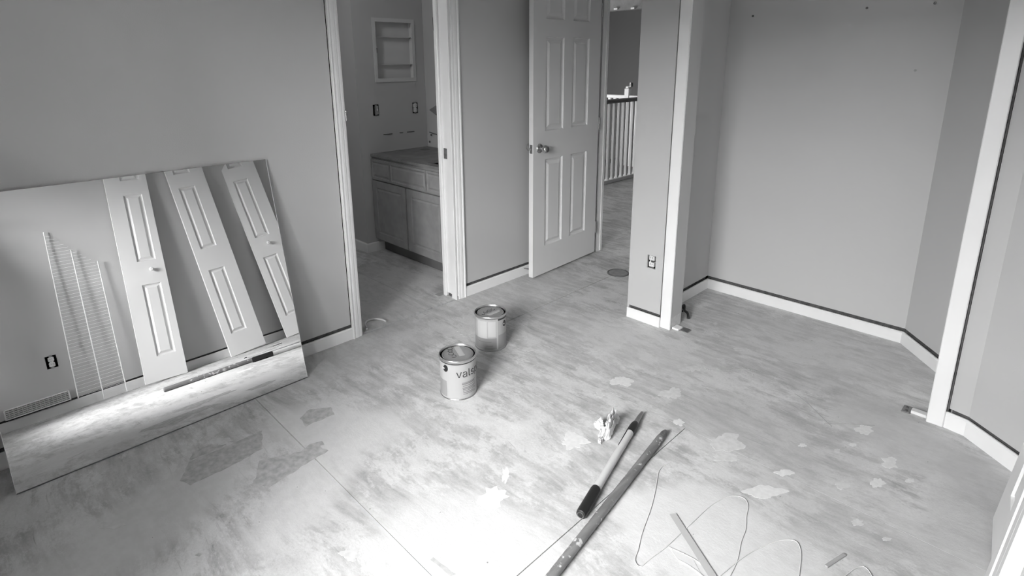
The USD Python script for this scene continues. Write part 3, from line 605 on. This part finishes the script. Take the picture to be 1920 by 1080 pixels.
obj('shaft', along(Pa, Pb, [(0.0001, 0), (.010, .0), (.0148, .004), (.0154, .012), (.0150, Lp - .055), (.0001, Lp - .055)]), M['pole'], wp, smooth=35)
obj('threaded_end', along(Pa, Pb, [(0.0001, Lp - .056), (.0146, Lp - .056), (.0140, Lp - .045), (.0125, Lp - .030), (.0132, Lp - .022), (.0112, Lp - .012), (.008, Lp), (.0001, Lp)]), M['darkmetal'], wp, smooth=35, label='dark tapered pole tip')

# ------------------------------------------------------------------ crumpled plastic, strings, scraps
def crumple(pts, wid, H_, seed):
    """a twisted ribbon of film along pts (x, y), wid wide, with ridges along its length and a torn outline"""
    c = spline(np.c_[np.asarray(pts, float), np.zeros(len(pts))], 14)[:, :2]; n = len(c); mcr = 30
    t = np.gradient(c, axis=0); t /= np.linalg.norm(t, axis=1, keepdims=True); nr = np.c_[-t[:, 1], t[:, 0]]
    a, b = np.meshgrid(np.linspace(0, 1, n), np.linspace(-1, 1, mcr), indexing='ij')
    Q = np.stack([a * 3.1, b * 2.2, 0 * a + seed * 3.7], -1); f1, f2 = meshkit.fbm(Q, 3, seed), meshkit.fbm(Q * 2.3, 3, seed + 11)
    env = np.clip(1.15 * np.sin(np.pi * np.clip(a, 0.03, 0.97)) ** 0.5, 0, 1); edge = 1 - np.abs(b) ** 2.5
    w_ = wid * (0.45 + 0.75 * meshkit.noise(np.stack([a * 6, 0 * a, 0 * a], -1), seed + 3)) * (0.35 + 0.65 * env)
    z = H_ * env * (0.15 + edge * (0.25 + 0.75 * np.abs(np.sin(b * 6.5 + 7 * f1))) * (0.35 + 1.1 * f2)) + .0012
    x = c[:, 0][:, None] + nr[:, 0][:, None] * b * w_ + (f2 - .5) * .02; y = c[:, 1][:, None] + nr[:, 1][:, None] * b * w_ + (f1 - .5) * .02
    v = np.stack([x, y, z], -1).reshape(-1, 3); i, j = np.meshgrid(np.arange(n - 1), np.arange(mcr - 1), indexing='ij'); k = i * mcr + j
    return trimesh.Trimesh(v, np.stack([k, k + mcr, k + mcr + 1, k, k + mcr + 1, k + 1], -1).reshape(-1, 3), process=False)
obj('crumpled_plastic', cat_([crumple([(-1.150, 1.655), (-1.157, 1.700), (-1.172, 1.740), (-1.180, 1.785)], .019, .085, 3), crumple([(-1.165, 1.650), (-1.180, 1.685), (-1.205, 1.705), (-1.240, 1.712)], .018, .042, 9),
    crumple([(-1.180, 1.690), (-1.190, 1.740), (-1.215, 1.775)], .015, .050, 14), crumple([(-1.165, 1.650), (-1.155, 1.635), (-1.150, 1.622)], .012, .020, 21)]), M['plastic'], smooth=True, label='wad of crumpled white plastic film beside the roller pole collar', cat='plastic wrap')
def on_floor(pts, r, n=8): return tube(np.c_[spline(pts, n), np.full(n * len(pts), r + .0008)], r, 6)
obj('loose_string', on_floor([(-.898,1.712),(-.902,1.657),(-.88,1.605),(-.851,1.542),(-.826,1.48),(-.802,1.408),(-.775,1.333),(-.756,1.287),(-.738,1.252),(-.725,1.248),(-.717,1.272),(-.705,1.355),(-.699,1.439),(-.692,1.543),(-.683,1.642),(-.666,1.699),(-.642,1.733),(-.617,1.739),(-.603,1.728),(-.58,1.667),(-.558,1.611),(-.548,1.558),(-.527,1.485),(-.517,1.418),(-.512,1.36)], .0013), M['cord'], smooth=True,
    label='grey string in a long zigzag loop right of the wooden pole', cat='string')
obj('loose_string', on_floor([(-.545,1.34),(-.536,1.394),(-.521,1.48),(-.503,1.549),(-.477,1.613),(-.45,1.658),(-.425,1.674),(-.404,1.652),(-.385,1.597),(-.373,1.552),(-.36,1.50)], .0014), M['cord'], smooth=True,
    label='grey string in a single arch at the bottom edge of the floor', cat='string')
obj('loose_string', on_floor([(-.285,1.62),(-.273,1.661),(-.262,1.698),(-.246,1.719),(-.227,1.707),(-.215,1.68)], .0015), M['cord'], smooth=True,
    label='short grey string hook near the leaning closet door', cat='string')
obj('flat_strip', vprism(Polygon([(-.765,1.492),(-.751,1.511),(-.533,1.372),(-.547,1.352)]), .0034, .0042), M['strip'], label='flat grey plastic strip lying across the looped string', cat='strip')
obj('film_strip', cat_([tube(np.c_[spline(p, 6), np.full(6 * len(p), .0016)], .0013, 6) for p in ([(-.699,1.374),(-.666,1.381),(-.625,1.388),(-.592,1.387)], [(-.653,1.352),(-.623,1.356),(-.575,1.352),(-.55,1.345)])] + [vprism(Polygon([(-.699,1.374),(-.625,1.388),(-.575,1.352),(-.653,1.352)]), .0006, .0011)]), M['plastic'], label='thin clear film scrap with white edges under the flat strip', cat='film scrap')
obj('wood_splinter', cbox(-.045, .045, -.005, .005, .0003, .006, .001).apply_transform(trimesh.transformations.rotation_matrix(1.28, [0, 0, 1])).apply_translation([-.314, 1.683, 0]), M['scrap'], label='small grey wood splinter at the lower right of the floor', cat='splinter')
obj('cable_clip', lathe([(.006, 0), (.010, 0), (.010, .004), (.006, .004), (.006, 0)], 20).apply_translation([-.468, 1.377, .0005]), M['black'], smooth=35, label='small black cable clip ring on the floor seen in the mirror', cat='cable clip')
for (x, y, s) in ((-.925,1.262,.004),(-.80,1.62,.003)): pass
vt = thing('floor_cover', 'round grey floor cover disc in front of the entry doorway', 'floor cover', (-2.195, 3.247, 0))
obj('disc', lathe([(0.0001, .0045), (.066, .0042), (.069, .0028), (.069, .0004), (.0001, .0004)], 48), M['vent'], vt, smooth=30)
obj('rim', lathe([(.0695, .0004), (.0695, .006), (.073, .0066), (.077, .005), (.078, .0004), (.0695, .0004)], 48), M['ventrim'], vt, smooth=30)
obj('coiled_cable', tube(np.c_[spline([(-2.69,1.51),(-2.731,1.530),(-2.776,1.562),(-2.780,1.603),(-2.745,1.634),(-2.70,1.644)], 8), np.full(48, .0065)], .0058, 8), M['pale'], smooth=True, label='pale cable loop on the bathroom floor behind the left casing', cat='cable')

# ------------------------------------------------------------------ bathroom
BX, BY = -3.88, 2.245
w = obj('wall_bath_side', wallpoly((BX, BY), (BX, 2.87), Polygon(), 0, 1) if False else box(BX - .06, BX, BY, 2.42, 0, 2.44), M['wall'], kind='structure', label='grey bathroom side wall with the recessed cabinet', cat='wall') if False else None
mc = (2.418, 2.770, 1.335, 1.772)          # cabinet opening y0,y1,z0,z1
o1, o2 = (2.3975, 1.112), (2.7615, 1.108)
cut = lambda P_: P_.difference(sbox(mc[0] - BY, mc[2], mc[1] - BY, mc[3])).difference(sbox(o1[0] - BY - .026, o1[1] - .042, o1[0] - BY + .026, o1[1] + .042)).difference(sbox(o2[0] - BY - .026, o2[1] - .042, o2[0] - BY + .026, o2[1] + .042))
def xwall(p, x_face, depth):   # poly in (y - BY, z), facing +x
    m = polyext(p, depth); v = m.vertices; m = trimesh.Trimesh(np.c_[x_face - depth + v[:, 2], BY + v[:, 0], v[:, 1]], m.faces, process=False); m.fix_normals(); return m
wb = obj('wall_bath_side', xwall(cut(sbox(0, 0, 2.87 - BY, 2.44)), BX, .11), M['wall'], kind='structure', label='grey bathroom side wall holding the recessed cabinet', cat='wall')
obj('wall_core', box(BX - .13, BX - .112, BY + .095, 2.87, 0, 2.44), M['core'], wb)
obj('wall_bath_back', box(BX - .12, -2.774, 2.871, 2.96, 0, 2.44), M['wall'], kind='structure', label='grey bathroom wall behind the vanity', cat='wall')
obj('wall_bath_return', box(-4.75, BX - .1102, BY, BY + .09, 0, 2.44), M['wall'], kind='structure', label='grey bathroom wall turning away left of the vanity', cat='wall')
obj('wall_bath_left', box(-4.81, -4.75, 0.5, BY + .09, 0, 2.44), M['wall'], kind='structure', label='grey far wall of the bathroom', cat='wall')
obj('wall_bath_near', box(-4.75, -2.774, 0.44, 0.5, 0, 2.44), M['wall'], kind='structure', label='grey near wall of the bathroom', cat='wall')
md = thing('medicine_cabinet', 'open white recessed medicine cabinet in the bathroom side wall', 'medicine cabinet', (0, 0, 0))
y0, y1, z0, z1 = mc
for b in (box(BX - .006, BX + .006, y0 - .012, y0 + .014, z0 - .016, z1 + .016), box(BX - .006, BX + .006, y1 - .014, y1 + .012, z0 - .016, z1 + .016), box(BX - .006, BX + .006, y0 + .014, y1 - .014, z0 - .016, z0 + .012), box(BX - .006, BX + .006, y0 + .014, y1 - .014, z1 - .012, z1 + .016)):
    obj('face_frame', b, M['cabinet_paint'], md)
obj('back_panel', box(BX - .050, BX - .046, y0 + .002, y1 - .002, z0 + .002, z1 - .002), M['cabinet_paint'], md)
for b in (box(BX - .046, BX - .006, y0 + .002, y0 + .005, z0 + .002, z1 - .002), box(BX - .046, BX - .006, y1 - .005, y1 - .002, z0 + .002, z1 - .002), box(BX - .046, BX - .006, y0 + .005, y1 - .005, z0 + .002, z0 + .005), box(BX - .046, BX - .006, y0 + .005, y1 - .005, z1 - .005, z1 - .002)):
    obj('side_panel', b, M['cabinet_paint'], md)
for zs in (1.655, 1.452): obj('shelf', box(BX - .045, BX - .012, y0 + .006, y1 - .006, zs - .004, zs), M['cabinet_paint'], md)
obj('catch', cbox(BX - .010, BX + .001, y0 + .015, y0 + .023, 1.535, 1.572, .001), M['darkmetal'], md)
bs = lambda y, z: basis((BX - .0005, y, z), (0, 1, 0), (0, 0, 1), (1, 0, 0))
receptacle('wall_switch', 'uncovered switch box in the bathroom wall, below left of the open cabinet', bs(*o1), w=.05, h=.082, switch=True)
receptacle('wall_outlet', 'uncovered outlet in the bathroom wall, below right of the open cabinet', bs(*o2), w=.05, h=.082)
wbb = stage.GetPrimAtPath('/World/wall_bath_back')
obj('caulk_scar', tube([(-3.845, 2.870, .905), (-3.80, 2.870, .898), (-3.75, 2.870, .895)], .005, 6), M['darkmetal'], wbb)
for x, z in ((-3.823, .884), (-3.848, .825)): obj('pipe_hole', frame((x, 2.866, z), (x, 2.8715, z), .009, 12), M['darkmetal'], wbb)
for ya, yb in ((2.45, 2.53), (2.60, 2.63), (2.67, 2.74)):
    obj('caulk_scar', tube([(BX, ya, .921), (BX, (ya + yb) / 2, .920), (BX, yb, .9205)], .0042, 6), M['darkmetal'], wb)
# vanity
vx0, vx1, vy0, vy1, vz = BX + .003, -2.962, 2.332, 2.866, .785
vn = thing('bathroom_vanity', 'grey wooden bathroom vanity without its countertop', 'vanity', (0, 0, 0))
obj('carcass', cat_([box(vx0, vx0 + .018, vy0 + .02, vy1, .10, vz - .02), box(vx1 - .018, vx1, vy0 + .02, vy1, .0, vz - .02), box(vx0, vx1, vy1 - .012, vy1, .1, vz - .02), box(vx0 + .018, vx1 - .018, vy0 + .02, vy1 - .012, .10, .115)]), M['cab'], vn)
ff = sbox(vx0, .10, vx1, vz - .02)
op = [(vx0 + .022, vx0 + .255, .605, .735), (vx0 + .275, vx1 - .215, .605, .735), (vx1 - .195, vx1 - .022, .605, .735), (vx0 + .022, (vx0 + vx1) / 2 - .02, .125, .57), ((vx0 + vx1) / 2 + .02, vx1 - .022, .125, .57)]
for a, b, c_, d_ in op: ff = ff.difference(sbox(a, c_, b, d_))
m = polyext(ff, .02); v = m.vertices; m = trimesh.Trimesh(np.c_[v[:, 0], vy0 + .02 - v[:, 2], v[:, 1]], m.faces, process=False); m.fix_normals()
obj('face_frame', m, M['cab'], vn)
obj('toe_kick', box(vx0, vx1 - .018, vy0 + .062, vy0 + .074, 0.0, .098), M['toe'], vn)
topm = sbox(vx0, vy0 - .012, vx1, vy1).difference(sbox(-3.262, vy0 + .055, vx1 - .08, vy1 - .12))
obj('top_panel', vprism(topm, vz - .0195, vz), M['cabtop'], vn)
def flat_panel_front(name, a, b, c_, d_, fr, parent):
    P_ = sbox(a, c_, b, d_).difference(sbox(a + fr, c_ + fr, b - fr, d_ - fr)); m = polyext(P_, .018); v = m.vertices
    m = trimesh.Trimesh(np.c_[v[:, 0], vy0 - .0005 - v[:, 2], v[:, 1]], m.faces, process=False); m.fix_normals(); p = obj(name, m, M['cab'], parent)
    pm = raised_panel(a + fr, b - fr, c_ + fr, d_ - fr, .006, .012, .004, .014); v = pm.vertices
    pm = trimesh.Trimesh(np.c_[v[:, 0], vy0 - .0185 - v[:, 2], v[:, 1]], pm.faces, process=False); pm.fix_normals(); obj('panel', pm, M['cab'], p)
for k, (a, b, c_, d_) in enumerate(op):
    e = .012; flat_panel_front('drawer_front' if k < 3 else 'cabinet_door', a - e, b + e, c_ - e, d_ + e, .016 if k < 3 else .052, vn)
obj('hole_ring', lathe([(0.0001, .002), (.036, .002), (.042, .0005), (.0001, .0005)], 32).apply_translation([-3.745, 2.742, vz]), M['toe'], vn, smooth=30)
wk = thing('wall_bracket', 'small grey wedge bracket on the bathroom wall behind the vanity, beside the jamb', 'wall bracket', (0, 0, 0))
obj('wedge', trimesh.convex.convex_hull(np.array([[-3.768, 2.868, 1.095], [-3.760, 2.81, 1.095], [-3.70, 2.868, 1.128], [-3.70, 2.868, 1.068], [-3.66, 2.868, 1.135], [-3.66, 2.868, 1.06], [-3.66, 2.80, 1.135], [-3.66, 2.80, 1.06]])), M['labelmid'], wk)
obj('back_plate', cbox(-3.66, -3.60, 2.862, 2.8705, 1.04, 1.155, .002), M['labelmid'], wk)
obj('junction_box', cat_([box(-3.725, -3.64, 2.855, 2.8705, 1.70, 1.80), box(-3.72, -3.645, 2.85, 2.856, 1.705, 1.795)]), M['darkmetal'], label='dark junction box on the bathroom wall above the vanity, beside the jamb', cat='junction box')

# ------------------------------------------------------------------ hall with the stair railing
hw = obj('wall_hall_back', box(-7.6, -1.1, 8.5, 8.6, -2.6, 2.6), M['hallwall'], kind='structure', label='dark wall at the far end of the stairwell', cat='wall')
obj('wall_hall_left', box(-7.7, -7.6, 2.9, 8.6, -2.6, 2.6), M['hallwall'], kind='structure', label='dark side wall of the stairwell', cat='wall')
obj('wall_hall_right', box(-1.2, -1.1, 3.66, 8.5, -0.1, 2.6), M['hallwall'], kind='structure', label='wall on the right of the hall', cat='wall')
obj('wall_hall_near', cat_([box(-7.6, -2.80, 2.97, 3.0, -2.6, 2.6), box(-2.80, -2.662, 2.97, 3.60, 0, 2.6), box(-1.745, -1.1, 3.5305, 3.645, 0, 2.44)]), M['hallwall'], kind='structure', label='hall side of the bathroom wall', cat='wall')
obj('ceiling_hall', box(-7.7, -1.1, 3.66, 8.6, 2.6, 2.66), M['ceil'], kind='structure', label='ceiling of the hall', cat='ceiling')
obj('floor_stairwell', box(-7.6, -1.1, 2.97, 8.6, -2.7, -2.6), M['rough'], kind='structure', label='lower floor of the stairwell', cat='floor')
bh = obj('trim_7', box(-7.6, -1.2, 7.0, 7.12, 2.145, 2.6), M['cabtop'], kind='structure', label='pale bulkhead across the stairwell opening', cat='bulkhead')
for x, zz_ in ((-4.948, 2.165), (-4.668, 2.155)): obj('ceiling_hook', cbox(x - .03, x + .03, 6.975, 6.9995, zz_ - .012, zz_ + .012, .003), M['trim'], bh)
r1 = thing('stair_railing', 'white baluster railing with a dark handrail along the hall', 'railing', (0, 0, 0))
obj('handrail', cbox(-4.135, -4.065, 4.6, 6.98, .972, 1.018, .012), M['raildark'], r1, label='dark handrail')
obj('bottom_rail', cbox(-4.14, -4.06, 4.6, 6.98, .0005, .045, .004), M['rail'], r1)
for k in range(24): y = 4.66 + .0985 * k; obj('baluster', cbox(-4.118, -4.082, y - .018, y + .018, .046, .9715, .003), M['rail'], r1)
r2 = thing('stair_railing', 'white baluster railing crossing the far side of the landing', 'railing', (0, 0, 0))
obj('handrail', cbox(-6.2, -4.062, 6.985, 7.045, .945, .990, .006), M['rail'], r2)
obj('bottom_rail', cbox(-6.2, -4.062, 6.985, 7.045, -.12, -.04, .004), M['rail'], r2)
for k in range(22): x = -6.13 + .093 * k; obj('baluster', cbox(x - .022, x + .022, 7.0, 7.03, -.0395, .9445, .003), M['rail'], r2)
npx = obj('newel_post', cat_([cbox(-4.745, -4.668, 6.978, 7.052, .95, 1.085, .006), cbox(-4.735, -4.678, 6.985, 7.045, 1.085, 1.115, .008)]), M['rail'], r2)
obj('post_cap', cat_([frame((-4.655, 7.015, 1.11), (-4.655, 7.015, 1.165), .022, 16), frame((-4.675, 7.015, 1.105), (-4.655, 7.015, 1.115), .008, 10)]), M['chrome'], npx, smooth=40)

# ------------------------------------------------------------------ the person taking the picture (behind the camera; casts the shadow seen on the side wall)
import manifold3d as m3d
def chain_solid(chains, ref, n=28, iters=8):
    """chains: lists of (point, radius); hull of the spheres at consecutive joints, united, refined and smoothed"""
    parts = []
    def ball(p, r): return m3d.Manifold.sphere(float(r), n).translate([float(a) for a in p])
    for ch in chains:
        for (p, r), (q, t) in zip(ch[:-1], ch[1:]): parts.append(m3d.Manifold.batch_hull([ball(p, r), ball(q, t)]))
        if len(ch) == 1: parts.append(ball(*ch[0]))
    w_ = m3d.Manifold.batch_boolean(parts, m3d.OpType.Add).refine_to_length(ref); me = w_.to_mesh()
    t = trimesh.Trimesh(me.vert_properties[:, :3], me.tri_verts, process=True); trimesh.smoothing.filter_taubin(t, iterations=iters); return t
fwd = RC[:, 2]; rgt = RC[:, 0]; upv = -RC[:, 1]; E0 = np.array(EYE)
fx = np.array([-.35, .94, 0]); fx /= np.linalg.norm(fx); rx = np.array([fx[1], -fx[0], 0]); FO = np.array([-.185, -.43, 0])
W = lambda r, f, z: FO + rx * r + fx * f + np.array([0, 0, z])
hr = E0 + rgt * .082 - fwd * .050 - upv * .012; hl = E0 - rgt * .088 - fwd * .050 - upv * .012
shR, shL = W(.175, .02, 1.40), W(-.175, .02, 1.40)
wrR = hr - fwd * .045 - upv * .055 - rgt * .030; wrL = hl - fwd * .055 - upv * .055 - rgt * .004
def elbow(sh_, wr_, out, L1=.285, L2=.245):
    d = wr_ - sh_; D = np.linalg.norm(d); d = d / D; D = min(D, L1 + L2 - .01); a = (L1 ** 2 - L2 ** 2 + D ** 2) / (2 * D); h_ = math.sqrt(max(L1 ** 2 - a * a, .0004))
    o = out - d * (out @ d); o /= np.linalg.norm(o); return sh_ + d * a + o * h_
elR, elL = elbow(shR, wrR, np.array([-.25, -.1, -1.0])), elbow(shL, wrL, rx * -.4 + np.array([0, 0, -1.0]))
legs = [[(W(s * .09, 0, .92), .098), (W(s * .095, .015, .50), .062), (W(s * .10, -.005, .09), .042), ] for s in (1, -1)]
feet = [[(W(s * .10, -.02, .045), .040), (W(s * .115, .10, .036), .036), (W(s * .12, .17, .028), .027)] for s in (1, -1)]
torso = [[(W(.07, 0, .96), .105), (W(.06, .005, 1.10), .098), (W(.095, .0, 1.30), .105), (W(.10, .0, 1.36), .085)], [(W(-.07, 0, .96), .105), (W(-.06, .005, 1.10), .098), (W(-.095, .0, 1.30), .105), (W(-.10, .0, 1.36), .085)],
         [(W(.07, 0, .96), .105), (W(-.07, 0, .96), .105)], [(W(.10, .0, 1.33), .10), (W(-.10, .0, 1.33), .10)], [(W(.06, .005, 1.10), .098), (W(-.06, .005, 1.10), .098)]]
arms = lambda g_: [[(sh_, .056 + g_), (el_, .042 + g_), (el_ + (wr_ - el_) * .3, .040 + g_), (wr_, .026 + g_)] for sh_, el_, wr_ in ((shR, elR, wrR), (shL, elL, wrL))] + [[(W(.08, .0, 1.38), .07 + g_), (shR, .056 + g_)], [(W(-.08, .0, 1.38), .07 + g_), (shL, .056 + g_)]]
hd = W(.02, .055, 1.60); look = E0 - hd; look /= np.linalg.norm(look); hr_ = np.cross(look, [0, 0, 1.0]); hr_ /= np.linalg.norm(hr_); hu = np.cross(hr_, look)
HP = lambda a, b, c: hd + hr_ * a + look * b + hu * c
head = [[(W(0, .0, 1.37), .062), (W(.01, .015, 1.47), .054), (HP(0, -.02, -.03), .058)], [(HP(0, -.022, .035), .078), (HP(0, .018, .030), .070)], [(HP(0, .018, .030), .070), (HP(0, .042, -.055), .040), (HP(0, .052, -.078), .028)],
        [(HP(.035, .03, -.02), .038), (HP(-.035, .03, -.02), .038)], [(HP(0, .086, .018), .010), (HP(0, .105, -.018), .0125)], [(HP(.013, .094, -.020), .008), (HP(-.013, .094, -.020), .008)], [(HP(.018, .082, -.050), .0075), (HP(-.018, .082, -.050), .0075)],
        [(HP(.078, -.010, .02), .012), (HP(.081, -.014, -.015), .009)], [(HP(-.078, -.010, .02), .012), (HP(-.081, -.014, -.015), .009)]]
def hand(h_, wr_, s):
    ch = [[(wr_, .024), (h_ - upv * .03 - fwd * .018, .019)], [(h_ - upv * .032 - fwd * .02, .017), (h_ + upv * .022 - fwd * .02, .014)], [(h_ - upv * .03 - fwd * .014, .016), (h_ + upv * .025 - fwd * .014, .0125)]]
    for k, ln_ in enumerate((.062, .068, .064, .052)):
        b_ = h_ + upv * (.026 - .019 * k) - fwd * .010 + rgt * s * .006; m1 = b_ + fwd * .016 + rgt * s * .010; tip = m1 + fwd * .004 - rgt * s * (ln_ - .030)
        tip = tip - fwd * .004; m1 = m1 - fwd * .0; ch.append([(b_, .0092), (m1, .0088), (tip, .0074)])
    t0 = h_ - upv * .030 - fwd * .024; t1_ = t0 - rgt * s * .030 + upv * .012 - fwd * .006; t2_ = t1_ - rgt * s * .022 + upv * .014 + fwd * .004; ch.append([(t0, .0125), (t1_, .0105), (t2_, .0085)])
    return ch
skin = plain('skin', .42, .5, .35); hairm = plain('hair', .03, .5, .3, var=.015, scale=120); sweater = plain('sweater', .10, .9, .1, var=.02, scale=80); jeans = plain('jeans', .08, .9, .1, var=.02, scale=60)
ps = thing('person', 'person in dark sweater and trousers standing behind the viewpoint holding up a phone', 'person', (0, 0, 0))
bd = obj('body', chain_solid(torso + arms(0) + legs + feet + head + hand(hr, wrR, 1) + hand(hl, wrL, -1), .009), skin, ps, smooth=True)
grow = lambda chs, g_: [[(p, r + g_) for p, r in ch] for ch in chs]
obj('sweater', chain_solid(grow(torso, .016) + [[(p, r) for p, r in ch] for ch in arms(.013)], .016), sweater, ps, smooth=True)
obj('trousers', chain_solid(grow(legs, .014) + [[(W(.07, 0, .95), .108), (W(-.07, 0, .95), .108)]], .016), jeans, ps, smooth=True)
for ft in feet: obj('shoe', chain_solid([[(p + np.array([0, 0, .006]), r + .006) for p, r in ft]], .01), M['black'], ps, smooth=True)
obj('hair', chain_solid([[(HP(0, -.030, .050), .084), (HP(0, .012, .060), .072)], [(HP(0, -.045, .02), .078), (HP(0, -.05, -.04), .055)]], .009), hairm, ps, smooth=True)
for s_ in (1, -1):
    ey = obj('eye', trimesh.creation.icosphere(2, .012).apply_translation(HP(s_ * .031, .075, .012)), M['plate'], ps, smooth=True)
    obj('pupil', trimesh.creation.icosphere(2, .0062).apply_translation(HP(s_ * .031, .0825, .011)), M['black'], ey, smooth=True)
pc = E0 - fwd * .029; A = basis(pc, rgt, upv, -fwd)
ph_ = cbox(-.074, .074, -.036, .036, -.004, .004, .002); ph_.apply_transform(A)
obj('phone', ph_, M['black'], label='black phone held up in both hands of the person', cat='phone')
